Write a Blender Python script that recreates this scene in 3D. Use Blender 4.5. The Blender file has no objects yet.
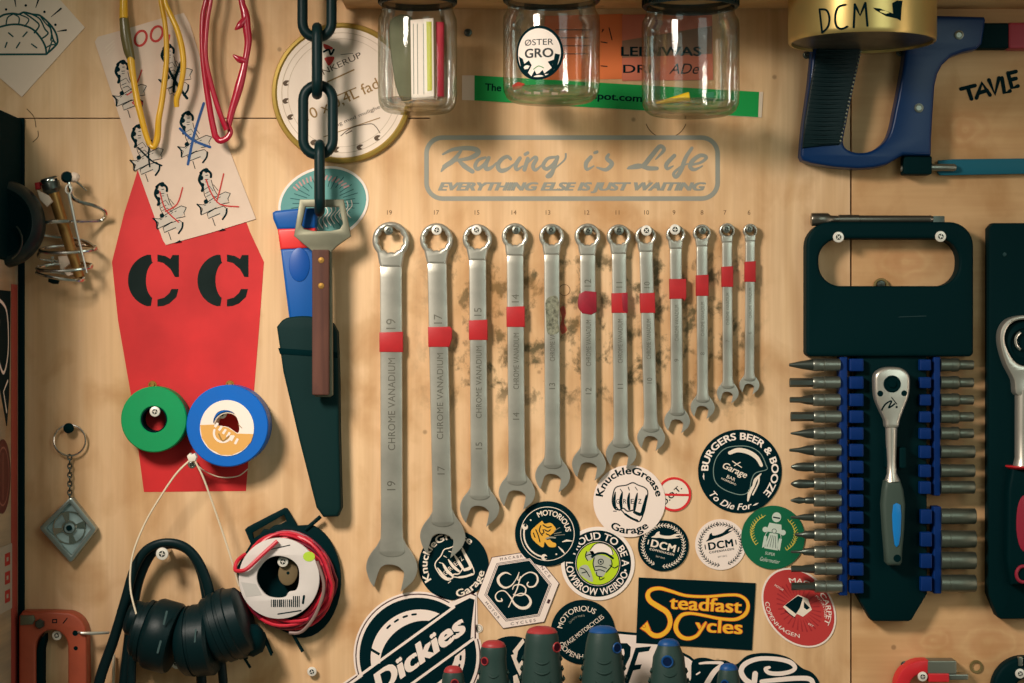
import bpy, bmesh, math, random
from mathutils import Vector
from mathutils.geometry import tessellate_polygon
random.seed(7)
S = 0.00068          # metres per picture pixel on the board
D = 2000.0           # camera distance from the board, in the same units
CX, CY = 512.0, 341.5
C = bpy.context.scene.collection
sin, cos, pi, rad = math.sin, math.cos, math.pi, math.radians

# ------------------------------------------------------------------ colours and materials
def lin(c):
    out = []
    for v in c[:3]:
        v = v / 255.0
        out.append(v / 12.92 if v <= 0.04045 else ((v + 0.055) / 1.055) ** 2.4)
    return (out[0], out[1], out[2], 1.0)

MATS = {}
def mat(name, rgb, rough=0.6, metal=0.0, spec=0.3, coat=0.0, noise=0.0, nscale=60.0, bump=0.0, bscale=200.0, alpha=1.0, trans=0.0):
    if name in MATS: return MATS[name]
    m = bpy.data.materials.new(name); m.use_nodes = True
    nt = m.node_tree; b = nt.nodes['Principled BSDF']
    b.inputs['Base Color'].default_value = lin(rgb)
    b.inputs['Roughness'].default_value = rough
    b.inputs['Metallic'].default_value = metal
    b.inputs['Specular IOR Level'].default_value = spec
    b.inputs['Coat Weight'].default_value = coat
    b.inputs['Alpha'].default_value = alpha
    b.inputs['Transmission Weight'].default_value = trans
    if noise or bump:
        tc = nt.nodes.new('ShaderNodeTexCoord')
    if noise:
        n = nt.nodes.new('ShaderNodeTexNoise'); n.inputs['Scale'].default_value = nscale; n.inputs['Detail'].default_value = 5
        nt.links.new(tc.outputs['Object'], n.inputs['Vector'])
        mp = nt.nodes.new('ShaderNodeMapRange'); mp.inputs[1].default_value = 0.3; mp.inputs[2].default_value = 0.7
        mp.inputs[3].default_value = 1 - noise; mp.inputs[4].default_value = 1 + noise * 0.6
        nt.links.new(n.outputs['Fac'], mp.inputs[0])
        mx = nt.nodes.new('ShaderNodeMix'); mx.data_type = 'RGBA'; mx.blend_type = 'MULTIPLY'; mx.inputs[0].default_value = 1
        mx.inputs[6].default_value = lin(rgb)
        nt.links.new(mp.outputs[0], mx.inputs[7]); nt.links.new(mx.outputs[2], b.inputs['Base Color'])
        mr = nt.nodes.new('ShaderNodeMapRange'); mr.inputs[3].default_value = min(1, rough * 1.25); mr.inputs[4].default_value = rough * 0.8
        nt.links.new(n.outputs['Fac'], mr.inputs[0]); nt.links.new(mr.outputs[0], b.inputs['Roughness'])
    if bump:
        n2 = nt.nodes.new('ShaderNodeTexNoise'); n2.inputs['Scale'].default_value = bscale; n2.inputs['Detail'].default_value = 3
        nt.links.new(tc.outputs['Object'], n2.inputs['Vector'])
        bp = nt.nodes.new('ShaderNodeBump'); bp.inputs['Strength'].default_value = bump; bp.inputs['Distance'].default_value = 0.0006
        nt.links.new(n2.outputs['Fac'], bp.inputs['Height']); nt.links.new(bp.outputs[0], b.inputs['Normal'])
    MATS[name] = m
    return m

def glass_mat(name, tint, edge):
    m = bpy.data.materials.new(name); m.use_nodes = True
    nt = m.node_tree; nt.nodes.clear(); N = nt.nodes.new; L = nt.links.new
    out = N('ShaderNodeOutputMaterial'); lw = N('ShaderNodeLayerWeight'); lw.inputs['Blend'].default_value = 0.35
    ramp = N('ShaderNodeMapRange'); ramp.inputs[1].default_value = 0.35; ramp.inputs[2].default_value = 1.0
    L(lw.outputs['Facing'], ramp.inputs[0])
    mx = N('ShaderNodeMix'); mx.data_type = 'RGBA'; mx.inputs[6].default_value = lin(tint); mx.inputs[7].default_value = lin(edge)
    L(ramp.outputs[0], mx.inputs[0])
    tr = N('ShaderNodeBsdfTransparent'); L(mx.outputs[2], tr.inputs['Color'])
    gl = N('ShaderNodeBsdfGlossy'); gl.inputs['Roughness'].default_value = 0.06
    nz = N('ShaderNodeTexNoise'); nz.inputs['Scale'].default_value = 35
    tc = N('ShaderNodeTexCoord'); L(tc.outputs['Object'], nz.inputs['Vector'])
    bp = N('ShaderNodeBump'); bp.inputs['Strength'].default_value = 0.35; bp.inputs['Distance'].default_value = 0.002
    L(nz.outputs['Fac'], bp.inputs['Height']); L(bp.outputs[0], gl.inputs['Normal'])
    fr = N('ShaderNodeFresnel'); fr.inputs['IOR'].default_value = 1.55
    fm = N('ShaderNodeMath'); fm.operation = 'MULTIPLY_ADD'; fm.inputs[1].default_value = 0.6; fm.inputs[2].default_value = 0.02; fm.use_clamp = True
    L(fr.outputs[0], fm.inputs[0])
    ms = N('ShaderNodeMixShader'); L(fm.outputs[0], ms.inputs[0]); L(tr.outputs[0], ms.inputs[1]); L(gl.outputs[0], ms.inputs[2])
    L(ms.outputs[0], out.inputs['Surface'])
    return m

BLACK = mat('black_plastic', (0, 30, 33), 0.55, spec=0.05)
BLACKM = mat('black_matte', (0, 29, 32), 0.8, spec=0.04)
BLACKINK = mat('black_ink', (0, 30, 35), 0.6, spec=0.04)
RUBBER = mat('black_rubber', (4, 29, 32), 0.42, spec=0.2, bump=0.2)
WHITE = mat('white_vinyl', (243, 226, 214), 0.55, spec=0.25)
PAPER = mat('pale_paper', (226, 203, 182), 0.85, spec=0.1, noise=0.04, nscale=30)
STEEL = mat('satin_chrome', (190, 186, 174), 0.32, metal=0.7, noise=0.3, nscale=32, bump=0.08, bscale=400)
STEELD = mat('stamped_steel', (124, 121, 110), 0.45, metal=0.85)
CHROME = mat('bright_chrome', (205, 203, 195), 0.2, metal=1.0)
DSTEEL = mat('dark_steel', (88, 94, 88), 0.36, metal=0.85, noise=0.15, nscale=90)
SOCK = mat('socket_steel', (140, 142, 132), 0.34, metal=0.9, noise=0.12, nscale=90)
SCREWM = mat('screw_zinc', (222, 216, 206), 0.3, metal=0.75)
REDTAPE = mat('red_tape', (176, 34, 38), 0.5, spec=0.3, noise=0.12, nscale=120)
DREDTAPE = mat('dark_red_tape', (140, 22, 40), 0.5, spec=0.3, noise=0.25, nscale=150)
BLUEP = mat('blue_plastic', (0, 82, 158), 0.45, spec=0.35)
NAVY = mat('blue_rail_plastic', (0, 42, 104), 0.5, spec=0.2)
GREENP = mat('green_tape_vinyl', (0, 146, 84), 0.5, spec=0.3, noise=0.05)
REDP = mat('red_plastic', (205, 36, 44), 0.4, spec=0.4)
GOLD = mat('gold_lacquer', (214, 184, 116), 0.34, metal=0.75)
BRASS = mat('brass', (196, 148, 76), 0.32, metal=0.85)
GREYINK = mat('grey_print', (146, 145, 134), 0.7)
YELLOW = mat('yellow_acetate', (218, 164, 34), 0.3, spec=0.5)
REDACE = mat('red_acetate', (172, 20, 48), 0.22, spec=0.6)
SMOKE = mat('smoked_acetate', (96, 84, 44), 0.3, spec=0.5)

# ------------------------------------------------------------------ mesh builder (x, y in picture pixels, d = distance in front of the board)
class MB:
    def __init__(s, kd=0.0):
        s.v = []; s.f = []; s.mi = []; s.mats = []; s.cur = 0
        s.k = 1 - kd / D; s.A = (0, 0, 1, 0, 0, 1); s.plane = None
    def mat(s, m):
        if m not in s.mats: s.mats.append(m)
        s.cur = s.mats.index(m); return s
    def at(s, cx=0, cy=0, rot=0, sx=1, sy=None):
        sy = sx if sy is None else sy
        c_, n_ = cos(rad(rot)), sin(rad(rot))
        s.A = (cx, cy, c_ * sx, -n_ * sy, n_ * sx, c_ * sy); return s
    def xy(s, x, y):
        a = s.A
        return (a[0] + a[2] * x + a[3] * y, a[1] + a[4] * x + a[5] * y)
    def P(s, x, y, d):
        x, y = s.xy(x, y)
        if s.plane is not None:      # a wall seen edge-on: x runs away from the board, d away from the panel
            return ((s.plane - CX + d) * S, -x * S, (CY - y) * S)
        return ((x - CX) * s.k * S, -d * S, (CY - y) * s.k * S)
    def add(s, pts):
        i0 = len(s.v); s.v.extend(s.P(*p) for p in pts); return i0
    def face(s, idx):
        s.f.append(tuple(idx)); s.mi.append(s.cur)
    def thing(s, name, label, cat, group=None, smooth=40):
        o = s.build(name, None, smooth); tag(o, label, cat, group); return o

ORI = {}
def build(s, name, parent=None, smooth=40, label=None):
    me_o = Vector((0, 0, 0))
    if parent is not None:
        me_o = Vector(ORI[parent.name])
    else:
        lo = [min(v[i] for v in s.v) for i in range(3)]; hi = [max(v[i] for v in s.v) for i in range(3)]
        me_o = Vector(((lo[0] + hi[0]) / 2, hi[1], (lo[2] + hi[2]) / 2))
    me = bpy.data.meshes.new(name)
    me.from_pydata([tuple(Vector(v) - me_o) for v in s.v], [], s.f)
    for m in s.mats: me.materials.append(m)
    me.polygons.foreach_set('material_index', s.mi)
    bm = bmesh.new(); bm.from_mesh(me); bmesh.ops.recalc_face_normals(bm, faces=bm.faces); bm.to_mesh(me); bm.free()
    me.polygons.foreach_set('use_smooth', [True] * len(me.polygons))
    me.set_sharp_from_angle(angle=rad(smooth))
    o = bpy.data.objects.new(name, me); C.objects.link(o)
    if parent is not None: o.parent = parent
    else: o.location = me_o
    ORI[o.name] = tuple(me_o)
    if label: o['label'] = label
    return o
MB.build = build

def tag(o, label, cat, group=None):
    o['label'] = label; o['category'] = cat
    if group: o['group'] = group
def thing(name, label, cat, x, y, d=0, group=None):
    o = bpy.data.objects.new(name, None); C.objects.link(o)
    o.location = ((x - CX) * S, -d * S, (CY - y) * S); o.empty_display_size = 0.01
    ORI[o.name] = tuple(o.location); tag(o, label, cat, group); return o

# ---- 2D outlines
def circ(cx, cy, r, n=40, ry=None, rot=0):
    ry = r if ry is None else ry; c_, s_ = cos(rad(rot)), sin(rad(rot)); o = []
    for i in range(n):
        a = 2 * pi * i / n; x, y = r * cos(a), ry * sin(a)
        o.append((cx + x * c_ - y * s_, cy + x * s_ + y * c_))
    return o
def arc(cx, cy, r, a0, a1, n=16, ry=None):
    ry = r if ry is None else ry
    return [(cx + r * cos(rad(a0 + (a1 - a0) * i / n)), cy + ry * sin(rad(a0 + (a1 - a0) * i / n))) for i in range(n + 1)]
def rrect(x0, y0, x1, y1, r=2, n=5):
    rs = r if isinstance(r, (list, tuple)) else (r, r, r, r); o = []
    for (cx, cy, a, q) in ((x1 - rs[1], y0 + rs[1], -90, rs[1]), (x1 - rs[2], y1 - rs[2], 0, rs[2]), (x0 + rs[3], y1 - rs[3], 90, rs[3]), (x0 + rs[0], y0 + rs[0], 180, rs[0])):
        if q <= 0.01: o.append((cx, cy))
        else: o += arc(cx, cy, q, a, a + 90, n)
    return o
def cat(pts, n=6, closed=False):
    out = []; m = len(pts); dim = len(pts[0])
    rng = range(m) if closed else range(m - 1)
    for i in rng:
        if closed: p = [pts[(i + j - 1) % m] for j in range(4)]
        else: p = [pts[max(0, min(m - 1, i + j - 1))] for j in range(4)]
        for q in range(n):
            t = q / n
            out.append(tuple(0.5 * (2 * p[1][a] + (p[2][a] - p[0][a]) * t + (2 * p[0][a] - 5 * p[1][a] + 4 * p[2][a] - p[3][a]) * t * t + (3 * p[1][a] - p[0][a] - 3 * p[2][a] + p[3][a]) * t ** 3) for a in range(dim)))
    if not closed: out.append(tuple(pts[-1]))
    return out
def area(p): return 0.5 * sum(p[i][0] * p[(i + 1) % len(p)][1] - p[(i + 1) % len(p)][0] * p[i][1] for i in range(len(p)))
def inset(p, b):
    if abs(b) < 1e-6: return list(p)
    n = len(p); o = []
    for i in range(n):
        ax, ay = p[i - 1]; bx, by = p[i]; cx, cy = p[(i + 1) % n]
        e1 = (bx - ax, by - ay); e2 = (cx - bx, cy - by)
        l1 = math.hypot(*e1) or 1e-6; l2 = math.hypot(*e2) or 1e-6
        n1 = (-e1[1] / l1, e1[0] / l1); n2 = (-e2[1] / l2, e2[0] / l2)
        k = max(0.35, 1 + n1[0] * n2[0] + n1[1] * n2[1])
        o.append((bx + b * (n1[0] + n2[0]) / k, by + b * (n1[1] + n2[1]) / k))
    return o

def poly(s, outer, d0, d1, holes=(), bev=0.0, seg=2, back=True):
    loops = [list(outer) if area(outer) > 0 else list(outer)[::-1]] + [list(h) if area(h) < 0 else list(h)[::-1] for h in holes]
    levels = [(0, d0)]
    if bev > 0:
        for q in range(seg + 1):
            a = pi / 2 * q / seg
            levels.append((bev * (1 - cos(a)), d1 - bev + bev * sin(a)))
    else: levels.append((0, d1))
    rings = []
    for (ins, d) in levels:
        rings.append([s.add([(x, y, d) for x, y in inset(lp, ins)]) for lp in loops])
    for a, b in zip(rings[:-1], rings[1:]):
        for li, lp in enumerate(loops):
            n = len(lp)
            for i in range(n):
                j = (i + 1) % n
                s.face((a[li] + i, a[li] + j, b[li] + j, b[li] + i))
    top = [[Vector((x, y, 0)) for x, y in inset(lp, levels[-1][0])] for lp in loops]
    tris = tessellate_polygon(top)
    def cap(ring):
        m = []
        for li, lp in enumerate(loops): m += [ring[li] + i for i in range(len(lp))]
        for t in tris: s.face((m[t[0]], m[t[1]], m[t[2]]))
    cap(rings[-1])
    if back: cap(rings[0])
    return s
def flat(s, outer, d, holes=()):
    top = [[Vector((x, y, 0)) for x, y in lp] for lp in [outer] + list(holes)]
    i0 = s.add([(x, y, d) for lp in [outer] + list(holes) for x, y in lp])
    for t in tessellate_polygon(top): s.face((i0 + t[0], i0 + t[1], i0 + t[2]))
    return s
def stroke(s, pts, w, d, closed=False, cap=True):
    n = len(pts); ws = w if isinstance(w, (list, tuple)) else None
    def wd(i):
        if ws is None: return w / 2
        t = i / (n - 1) * (len(ws) - 1); a = int(min(t, len(ws) - 2)); return (ws[a] + (ws[a + 1] - ws[a]) * (t - a)) / 2
    L = []; R = []
    for i in range(n):
        p0 = pts[(i - 1) % n] if (closed or i > 0) else pts[i]; p1 = pts[(i + 1) % n] if (closed or i < n - 1) else pts[i]
        dx, dy = p1[0] - p0[0], p1[1] - p0[1]; l = math.hypot(dx, dy) or 1e-6
        nx, ny = -dy / l, dx / l; h = wd(i)
        L.append((pts[i][0] + nx * h, pts[i][1] + ny * h, d)); R.append((pts[i][0] - nx * h, pts[i][1] - ny * h, d))
    a = s.add([(x, y, q + .0015 * i) for i, (x, y, q) in enumerate(L)]); b = s.add([(x, y, q + .0015 * i) for i, (x, y, q) in enumerate(R)])
    for i in range(n if closed else n - 1):
        j = (i + 1) % n; s.face((a + i, a + j, b + j, b + i))
    if cap and not closed:
        for i in (0, n - 1):
            if wd(i) > 0.25: flat(s, circ(pts[i][0], pts[i][1], wd(i), 10), d + .0015 * n + (.004 if i else .002))
    return s
def tube(s, pts, r, n=10, closed=False, cap=True, squash=1.0):
    m = len(pts); V = [Vector(p) for p in pts]; rs = r if isinstance(r, (list, tuple)) else None
    def rr(i):
        if rs is None: return r
        t = i / (m - 1) * (len(rs) - 1); a = int(min(t, len(rs) - 2)); return rs[a] + (rs[a + 1] - rs[a]) * (t - a)
    up = None; rings = []
    for i in range(m):
        t = (V[(i + 1) % m] - V[i - 1]) if closed else (V[min(i + 1, m - 1)] - V[max(i - 1, 0)])
        if t.length < 1e-9: t = Vector((0, 0, 1))
        t.normalize()
        if up is None:
            up = Vector((0, 0, 1)) if abs(t.z) < 0.9 else Vector((1, 0, 0))
        up = (up - t * up.dot(t)); up.normalize() if up.length > 1e-6 else None
        sd = t.cross(up)
        rings.append(s.add([tuple(V[i] + (up * sin(2 * pi * j / n) * squash + sd * cos(2 * pi * j / n)) * rr(i)) for j in range(n)]))
    for i in range(m if closed else m - 1):
        a = rings[i]; b = rings[(i + 1) % m]
        for j in range(n): s.face((a + j, a + (j + 1) % n, b + (j + 1) % n, b + j))
    if cap and not closed:
        s.face([rings[0] + j for j in range(n)]); s.face([rings[-1] + j for j in range(n)])
    return s
def lathe(s, c, axis, prof, n=32, closed=False, squash=1.0, phase=0.0):
    ax = Vector(axis).normalized(); c = Vector(c)
    u = Vector((0, 1, 0)) if abs(ax.y) < 0.9 else Vector((1, 0, 0))
    u = (u - ax * u.dot(ax)).normalized(); w = ax.cross(u); rings = []
    for r, t in prof:
        if r < 1e-4: rings.append((s.add([tuple(c + ax * t)]), 1))
        else: rings.append((s.add([tuple(c + ax * t + (u * cos(2 * pi * j / n + phase) + w * sin(2 * pi * j / n + phase) * squash) * r) for j in range(n)]), n))
    prs = list(zip(rings[:-1], rings[1:])) + ([(rings[-1], rings[0])] if closed else [])
    for (a, na), (b, nb) in prs:
        for j in range(n):
            k = (j + 1) % n
            if na == 1 and nb == 1: continue
            if na == 1: s.face((a, b + k, b + j))
            elif nb == 1: s.face((a + j, a + k, b))
            else: s.face((a + j, a + k, b + k, b + j))
    return s
def box(s, x0, y0, x1, y1, d0, d1, r=1.0, bev=0.6): return poly(s, rrect(x0, y0, x1, y1, r), d0, d1, bev=bev)

# ---- lettering
GL = {}
def glyphs(t, bold, shear, sp):
    key = (t, bold, shear, sp)
    if key in GL: return GL[key]
    cu = bpy.data.curves.new('lettering', 'FONT'); cu.body = t; cu.size = 1; cu.offset = bold; cu.shear = shear; cu.space_character = sp
    cu.resolution_u = 4; cu.fill_mode = 'FRONT'
    o = bpy.data.objects.new('lettering', cu); C.objects.link(o)
    dg = bpy.context.evaluated_depsgraph_get(); dg.update()
    me = bpy.data.meshes.new_from_object(o.evaluated_get(dg))
    vs = [(v.co.x, v.co.y) for v in me.vertices]; fs = [tuple(p.vertices) for p in me.polygons]
    bpy.data.objects.remove(o); bpy.data.curves.remove(cu); bpy.data.meshes.remove(me)
    if not vs: vs = [(0, 0)]
    x0 = min(v[0] for v in vs); x1 = max(v[0] for v in vs)
    GL[key] = ([(x - (x0 + x1) / 2, y) for x, y in vs], fs, x1 - x0)
    return GL[key]
def text(s, t, x, y, h, d, rot=0, w=None, bold=0.0, shear=0.0, sp=1.0, arcR=None, mid=0, bottom=False):
    """h = cap height; w = full width; arcR bends it round (x, y): mid in degrees clockwise from the top"""
    vs, fs, W = glyphs(t, 0.0, shear, sp); q = h / 0.73; fx = (w / (W + 1.5 * max(bold, 0))) if w else q
    c_, n_ = cos(rad(rot)), sin(rad(rot))
    sh = [(0, 0)] if bold <= 0 else [(-.8, -.4), (.8, -.4), (-.8, .4), (.8, .4), (0, 0)] if bold > .015 else [(-.5, 0), (.5, 0)]
    for si, (ox, oy) in enumerate(sh):
      out = []; dd = d + si * .012
      for a, b in vs:
        a, b = (a + ox * bold) * fx, (b + oy * bold) * q
        if arcR:
            if bottom: an = rad(mid) - a / arcR; r = arcR - b
            else: an = rad(mid) + a / arcR; r = arcR + b
            out.append((x + r * sin(an), y - r * cos(an), dd))
        else: out.append((x + a * c_ + b * n_, y + a * n_ - b * c_, dd))
      i0 = s.add(out)
      for f in fs: s.face(tuple(i0 + i for i in f))
    return s
for _f in (poly, flat, stroke, tube, lathe, box, text): setattr(MB, _f.__name__, _f)

SCREWB = mat('screw_bright', (238, 230, 218), 0.35, metal=0.25, spec=.5)
DARKREC = mat('screw_recess', (40, 44, 40), 0.5, metal=.4)
def screw(x, y, label, r=4.8, d=8, m=None, name='wood_screw', group=None):
    b = MB(d); m = m or SCREWB
    b.mat(m).lathe((x, y, 0), (0, 0, 1), [(0.01, 0), (r * .42, 0), (r * .42, d - 1.5), (r * .9, d - .8), (r, d + .2), (r * .92, d + 1.2), (r * .5, d + 1.6), (r * .42, d + 0.7), (0.01, d + 0.7)], 20)
    b.mat(DARKREC)
    b.flat(circ(x, y, r * (.5 if m is SCREWB else .42), 14), d + (1.7 if m is SCREWB else 0.75))
    b.mat(m)
    a = random.uniform(0, 90)
    for q in (0, 90):
        c_, s_ = cos(rad(a + q)), sin(rad(a + q))
        b.stroke([(x - c_ * r * .4, y - s_ * r * .4), (x + c_ * r * .4, y + s_ * r * .4)], r * .16, d + (1.8 if m is SCREWB else 0.9), cap=False)
    return b.thing(name, label, 'screw', group)
# ------------------------------------------------------------------ the board
def wood(name, c1, c2, c3, knots=False, stretch=(9, 9, 2.2), grime=True, c4=(238, 196, 146), blot=(170, 116, 62)):
    m = bpy.data.materials.new(name); m.use_nodes = True
    nt = m.node_tree; b = nt.nodes['Principled BSDF']; N = nt.nodes.new; L = nt.links.new
    b.inputs['Roughness'].default_value = 0.62; b.inputs['Specular IOR Level'].default_value = 0.25
    tc = N('ShaderNodeTexCoord')
    def noise(scale, sc, detail=4, dist=0.0, rough=0.5, off=(0, 0, 0)):
        mp = N('ShaderNodeMapping'); mp.inputs['Scale'].default_value = sc; mp.inputs['Location'].default_value = off
        n = N('ShaderNodeTexNoise'); n.inputs['Scale'].default_value = scale; n.inputs['Detail'].default_value = detail
        n.inputs['Distortion'].default_value = dist; n.inputs['Roughness'].default_value = rough
        L(tc.outputs['Object'], mp.inputs['Vector']); L(mp.outputs[0], n.inputs['Vector']); return n.outputs['Fac']
    def mr(src, a, b_, c_, d_, smooth=False):
        n = N('ShaderNodeMapRange'); n.inputs[1].default_value = a; n.inputs[2].default_value = b_; n.inputs[3].default_value = c_; n.inputs[4].default_value = d_
        if smooth: n.interpolation_type = 'SMOOTHSTEP'
        L(src, n.inputs[0]); return n.outputs[0]
    def math_(op, a, b_):
        n = N('ShaderNodeMath'); n.operation = op
        for i, q in enumerate((a, b_)):
            if isinstance(q, (int, float)): n.inputs[i].default_value = q
            else: L(q, n.inputs[i])
        return n.outputs[0]
    def mix(f, a, b_, mode='MIX'):
        n = N('ShaderNodeMix'); n.data_type = 'RGBA'; n.blend_type = mode
        for i, q in ((0, f), (6, a), (7, b_)):
            if isinstance(q, (int, float)): n.inputs[i].default_value = q
            elif isinstance(q, tuple): n.inputs[i].default_value = lin(q)
            else: L(q, n.inputs[i])
        return n.outputs[2]
    swirl = noise(1.0, stretch, 3, 1.6)
    col = mix(mr(swirl, 0.33, 0.66, 0, 1, True), c1, c2)
    rings = N('ShaderNodeTexWave'); rings.bands_direction = 'X' ; rings.inputs['Scale'].default_value = 9; rings.inputs['Distortion'].default_value = 9; rings.inputs['Detail'].default_value = 2.5; rings.inputs['Detail Scale'].default_value = 0.7
    mpw = N('ShaderNodeMapping'); mpw.inputs['Scale'].default_value = (stretch[0] * .16, stretch[1] * .1, stretch[2] * .16)
    L(tc.outputs['Object'], mpw.inputs['Vector']); L(mpw.outputs[0], rings.inputs['Vector'])
    col = mix(mr(rings.outputs['Fac'], 0.62, 1.0, 0, 0.38), col, c3)
    fine = noise(1.0, (420, 420, 14) if stretch[0] > stretch[2] else (16, 16, 420), 3)
    col = mix(mr(fine, 0.35, 0.7, 0, 0.22), col, c3)
    col = mix(mr(noise(1.0, (120, 120, 5) if stretch[0] > stretch[2] else (6, 6, 90), 3, off=(3, 0, 1)), 0.42, 0.75, 0, 0.34), col, c4)
    # blotches and handling dirt
    col = mix(mr(noise(26, (1, 1, 0.7), 5, 0.4, off=(5, 2, 1)), 0.5, 0.72, 0, 0.6), col, blot)
    if grime:
        sx = N('ShaderNodeSeparateXYZ'); L(tc.outputs['Object'], sx.inputs[0]); X, Z = sx.outputs['X'], sx.outputs['Z']
        def win(src, a0, a1, b0, b1): return math_('MULTIPLY', mr(src, a0 * S, a1 * S, 0, 1, True), mr(src, b0 * S, b1 * S, 1, 0, True))
        reg = math_('MULTIPLY', win(X, 395 - CX, 480 - CX, 735 - CX, 775 - CX), win(Z, CY - 430, CY - 380, CY - 270, CY - 225))
        spots = mr(noise(78, (1, 1, .8), 6, 0.2, 0.62, (1, 4, 2)), 0.50, 0.61, 0, 1)
        col = mix(math_('MULTIPLY', math_('MULTIPLY', reg, spots), 0.85), col, (62, 62, 38))
        reg2 = math_('MULTIPLY', win(X, 330 - CX, 350 - CX, 740 - CX, 800 - CX), win(Z, CY - 520, CY - 440, CY - 240, CY - 215))
        sp2 = mr(noise(24, (1, 1, 0.8), 4, 0.3, 0.5, (7, 1, 3)), 0.47, 0.68, 0, 1, True)
        col = mix(math_('MULTIPLY', math_('MULTIPLY', reg2, sp2), 0.42), col, (160, 112, 58))
    vo = N('ShaderNodeTexVoronoi'); vo.inputs['Scale'].default_value = 26; L(tc.outputs['Object'], vo.inputs['Vector'])
    col = mix(mr(vo.outputs['Distance'], 0.03, 0.055, 0.5, 0), col, (92, 66, 38))
    if knots:
        for kx, ky, r in ((905, 262, 30), (985, 640, 34), (932, 640, 18), (965, 130, 22)):
            mp = N('ShaderNodeMapping'); mp.vector_type = 'POINT'; mp.inputs['Location'].default_value = (-(kx - CX) * S / (r * 1.5 * S), 0, -(CY - ky) * S / (r * S))
            mp.inputs['Scale'].default_value = (1 / (r * 1.5 * S), 0, 1 / (r * S)); L(tc.outputs['Object'], mp.inputs['Vector'])
            ln = N('ShaderNodeVectorMath'); ln.operation = 'LENGTH'; L(mp.outputs[0], ln.inputs[0])
            wob = math_('ADD', ln.outputs['Value'], mr(noise(40, (1, 1, 1), 3), 0.3, 0.7, -0.25, 0.25))
            rg = math_('MULTIPLY', math_('ABSOLUTE', math_('SINE', math_('MULTIPLY', wob, 7.0), 0), 0), mr(wob, 0.4, 1.1, 1, 0, True))
            col = mix(math_('MULTIPLY', rg, 0.26), col, (176, 104, 58))
    L(col, b.inputs['Base Color'])
    bp = N('ShaderNodeBump'); bp.inputs['Strength'].default_value = 0.12; bp.inputs['Distance'].default_value = 0.0004
    L(fine, bp.inputs['Height']); L(bp.outputs[0], b.inputs['Normal'])
    return m
W1 = wood('board_wood', (210, 167, 122), (230, 192, 150), (186, 140, 95), stretch=(8, 8, 3.6))
#W2 = wood('board_wood_vertical', (204, 160, 108), (218, 176, 128), (178, 132, 82), stretch=(14, 14, 1.2), grime=False)
W3 = wood('board_wood_knots', (206, 160, 112), (222, 178, 132), (188, 138, 90), knots=True, stretch=(2.4, 2.4, 9), grime=False)
WEDGE = mat('plywood_edge', (150, 108, 66), 0.8)

def structure(o, label=None):
    o['kind'] = 'structure'
    if label: o['label'] = label
    return o
b = MB()
b.mat(W1).poly([(-330, 118.8), (430, 118.8), (430, 117.6), (850, 117.6), (850.2, 1000), (-330, 1000)], -26, 0)
b.mat(W1).poly([(-330, -300), (850.2, -300), (850.2, 117.6), (-330, 117.6)], -26, 0)
b.mat(W3).poly([(851.8, -300), (1400, -300), (1400, 1000), (851.8, 1000)], -26, -0.3)
b.mat(WEDGE).poly([(-330, -300), (1400, -300), (1400, 1000), (-330, 1000)], -32, -26.2)
# the board's origin stays at the world origin so that its dirt pattern is laid out in board coordinates
wall = b.build('wall_back'); 
off = Vector(wall.location); 
for v in wall.data.vertices: v.co += off
wall.location = (0, 0, 0); ORI[wall.name] = (0, 0, 0)
structure(wall)

# paint and pencil that lie on the board
PAINT = mat('red_spray_paint', (204, 38, 40), 0.55, spec=0.3, noise=0.2, nscale=22)
INKP = mat('stencil_black_paint', (22, 34, 32), 0.7, spec=0.1, noise=0.15, nscale=60)
b = MB(); b.mat(PAINT)
b.poly([(141, 160), (224, 160), (250, 232), (264, 262), (259, 330), (246, 491), (144, 492), (131, 395), (118, 320), (112, 262), (124, 214)], 0.05, 0.3)
b.build('painted_coffin', wall, label='red coffin shape sprayed on the board')
b = MB(); b.mat(INKP)
for cx, w in ((153.5, 1.0), (223, 1.0)):
    for sg in (0,):
        outer = lambda a: (cx + 25.5 * w * cos(rad(a)), 280.5 + 26.5 * sin(rad(a)))
        inner = lambda a: (cx + 3 + 10.5 * cos(rad(a)), 280.5 + 19 * sin(rad(a)))
        L_ = [outer(a) for a in range(104, 257, 8)] + [(cx - 2.5, 254.8), (cx - 1.5, 261.5)] + [inner(a) for a in range(250, 109, -8)] + [(cx - 1.5, 299.5), (cx - 2.5, 306)]
        b.flat(L_, 0.42)
        b.flat([(cx + 4, 254.5), (cx + 12, 256), (cx + 17, 259), (cx + 19, 255), (cx + 25.5, 255), (cx + 25.5, 277), (cx + 21.5, 277), (cx + 17, 269), (cx + 10, 263), (cx + 4, 261.5)], 0.42)
        b.flat([(cx + 4, 299.5), (cx + 11, 297.5), (cx + 16, 293), (cx + 18, 289), (cx + 25, 289), (cx + 23, 297), (cx + 16, 303.5), (cx + 10, 306), (cx + 4, 306.5)], 0.42)
b.build('stencilled_letters', wall, label='two stencilled black letters C')
b = MB(); b.mat(mat('pencil', (112, 84, 56), 0.8))
for x, t in ((389.5, '19'), (436.5, '17'), (477, '15'), (514, '14'), (548, '13'), (587, '12'), (617.5, '11'), (646.6, '10'), (674, '9'), (702, '8'), (725, '7'), (749, '6')):
    b.text(t, x, 214.6, 4.6, 0.12, bold=0.0)
b.stroke(arc(666, 117, 21, 20, 160, 20), 0.9, 0.12)
b.stroke(cat([(27, 109), (34, 117), (36, 127)], 5), 0.9, 0.12); b.stroke(cat([(38, 131), (38, 137), (33, 142)], 5), 0.9, 0.12)
b.build('pencil_marks', wall, label='pencilled wrench sizes above each nail')
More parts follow.
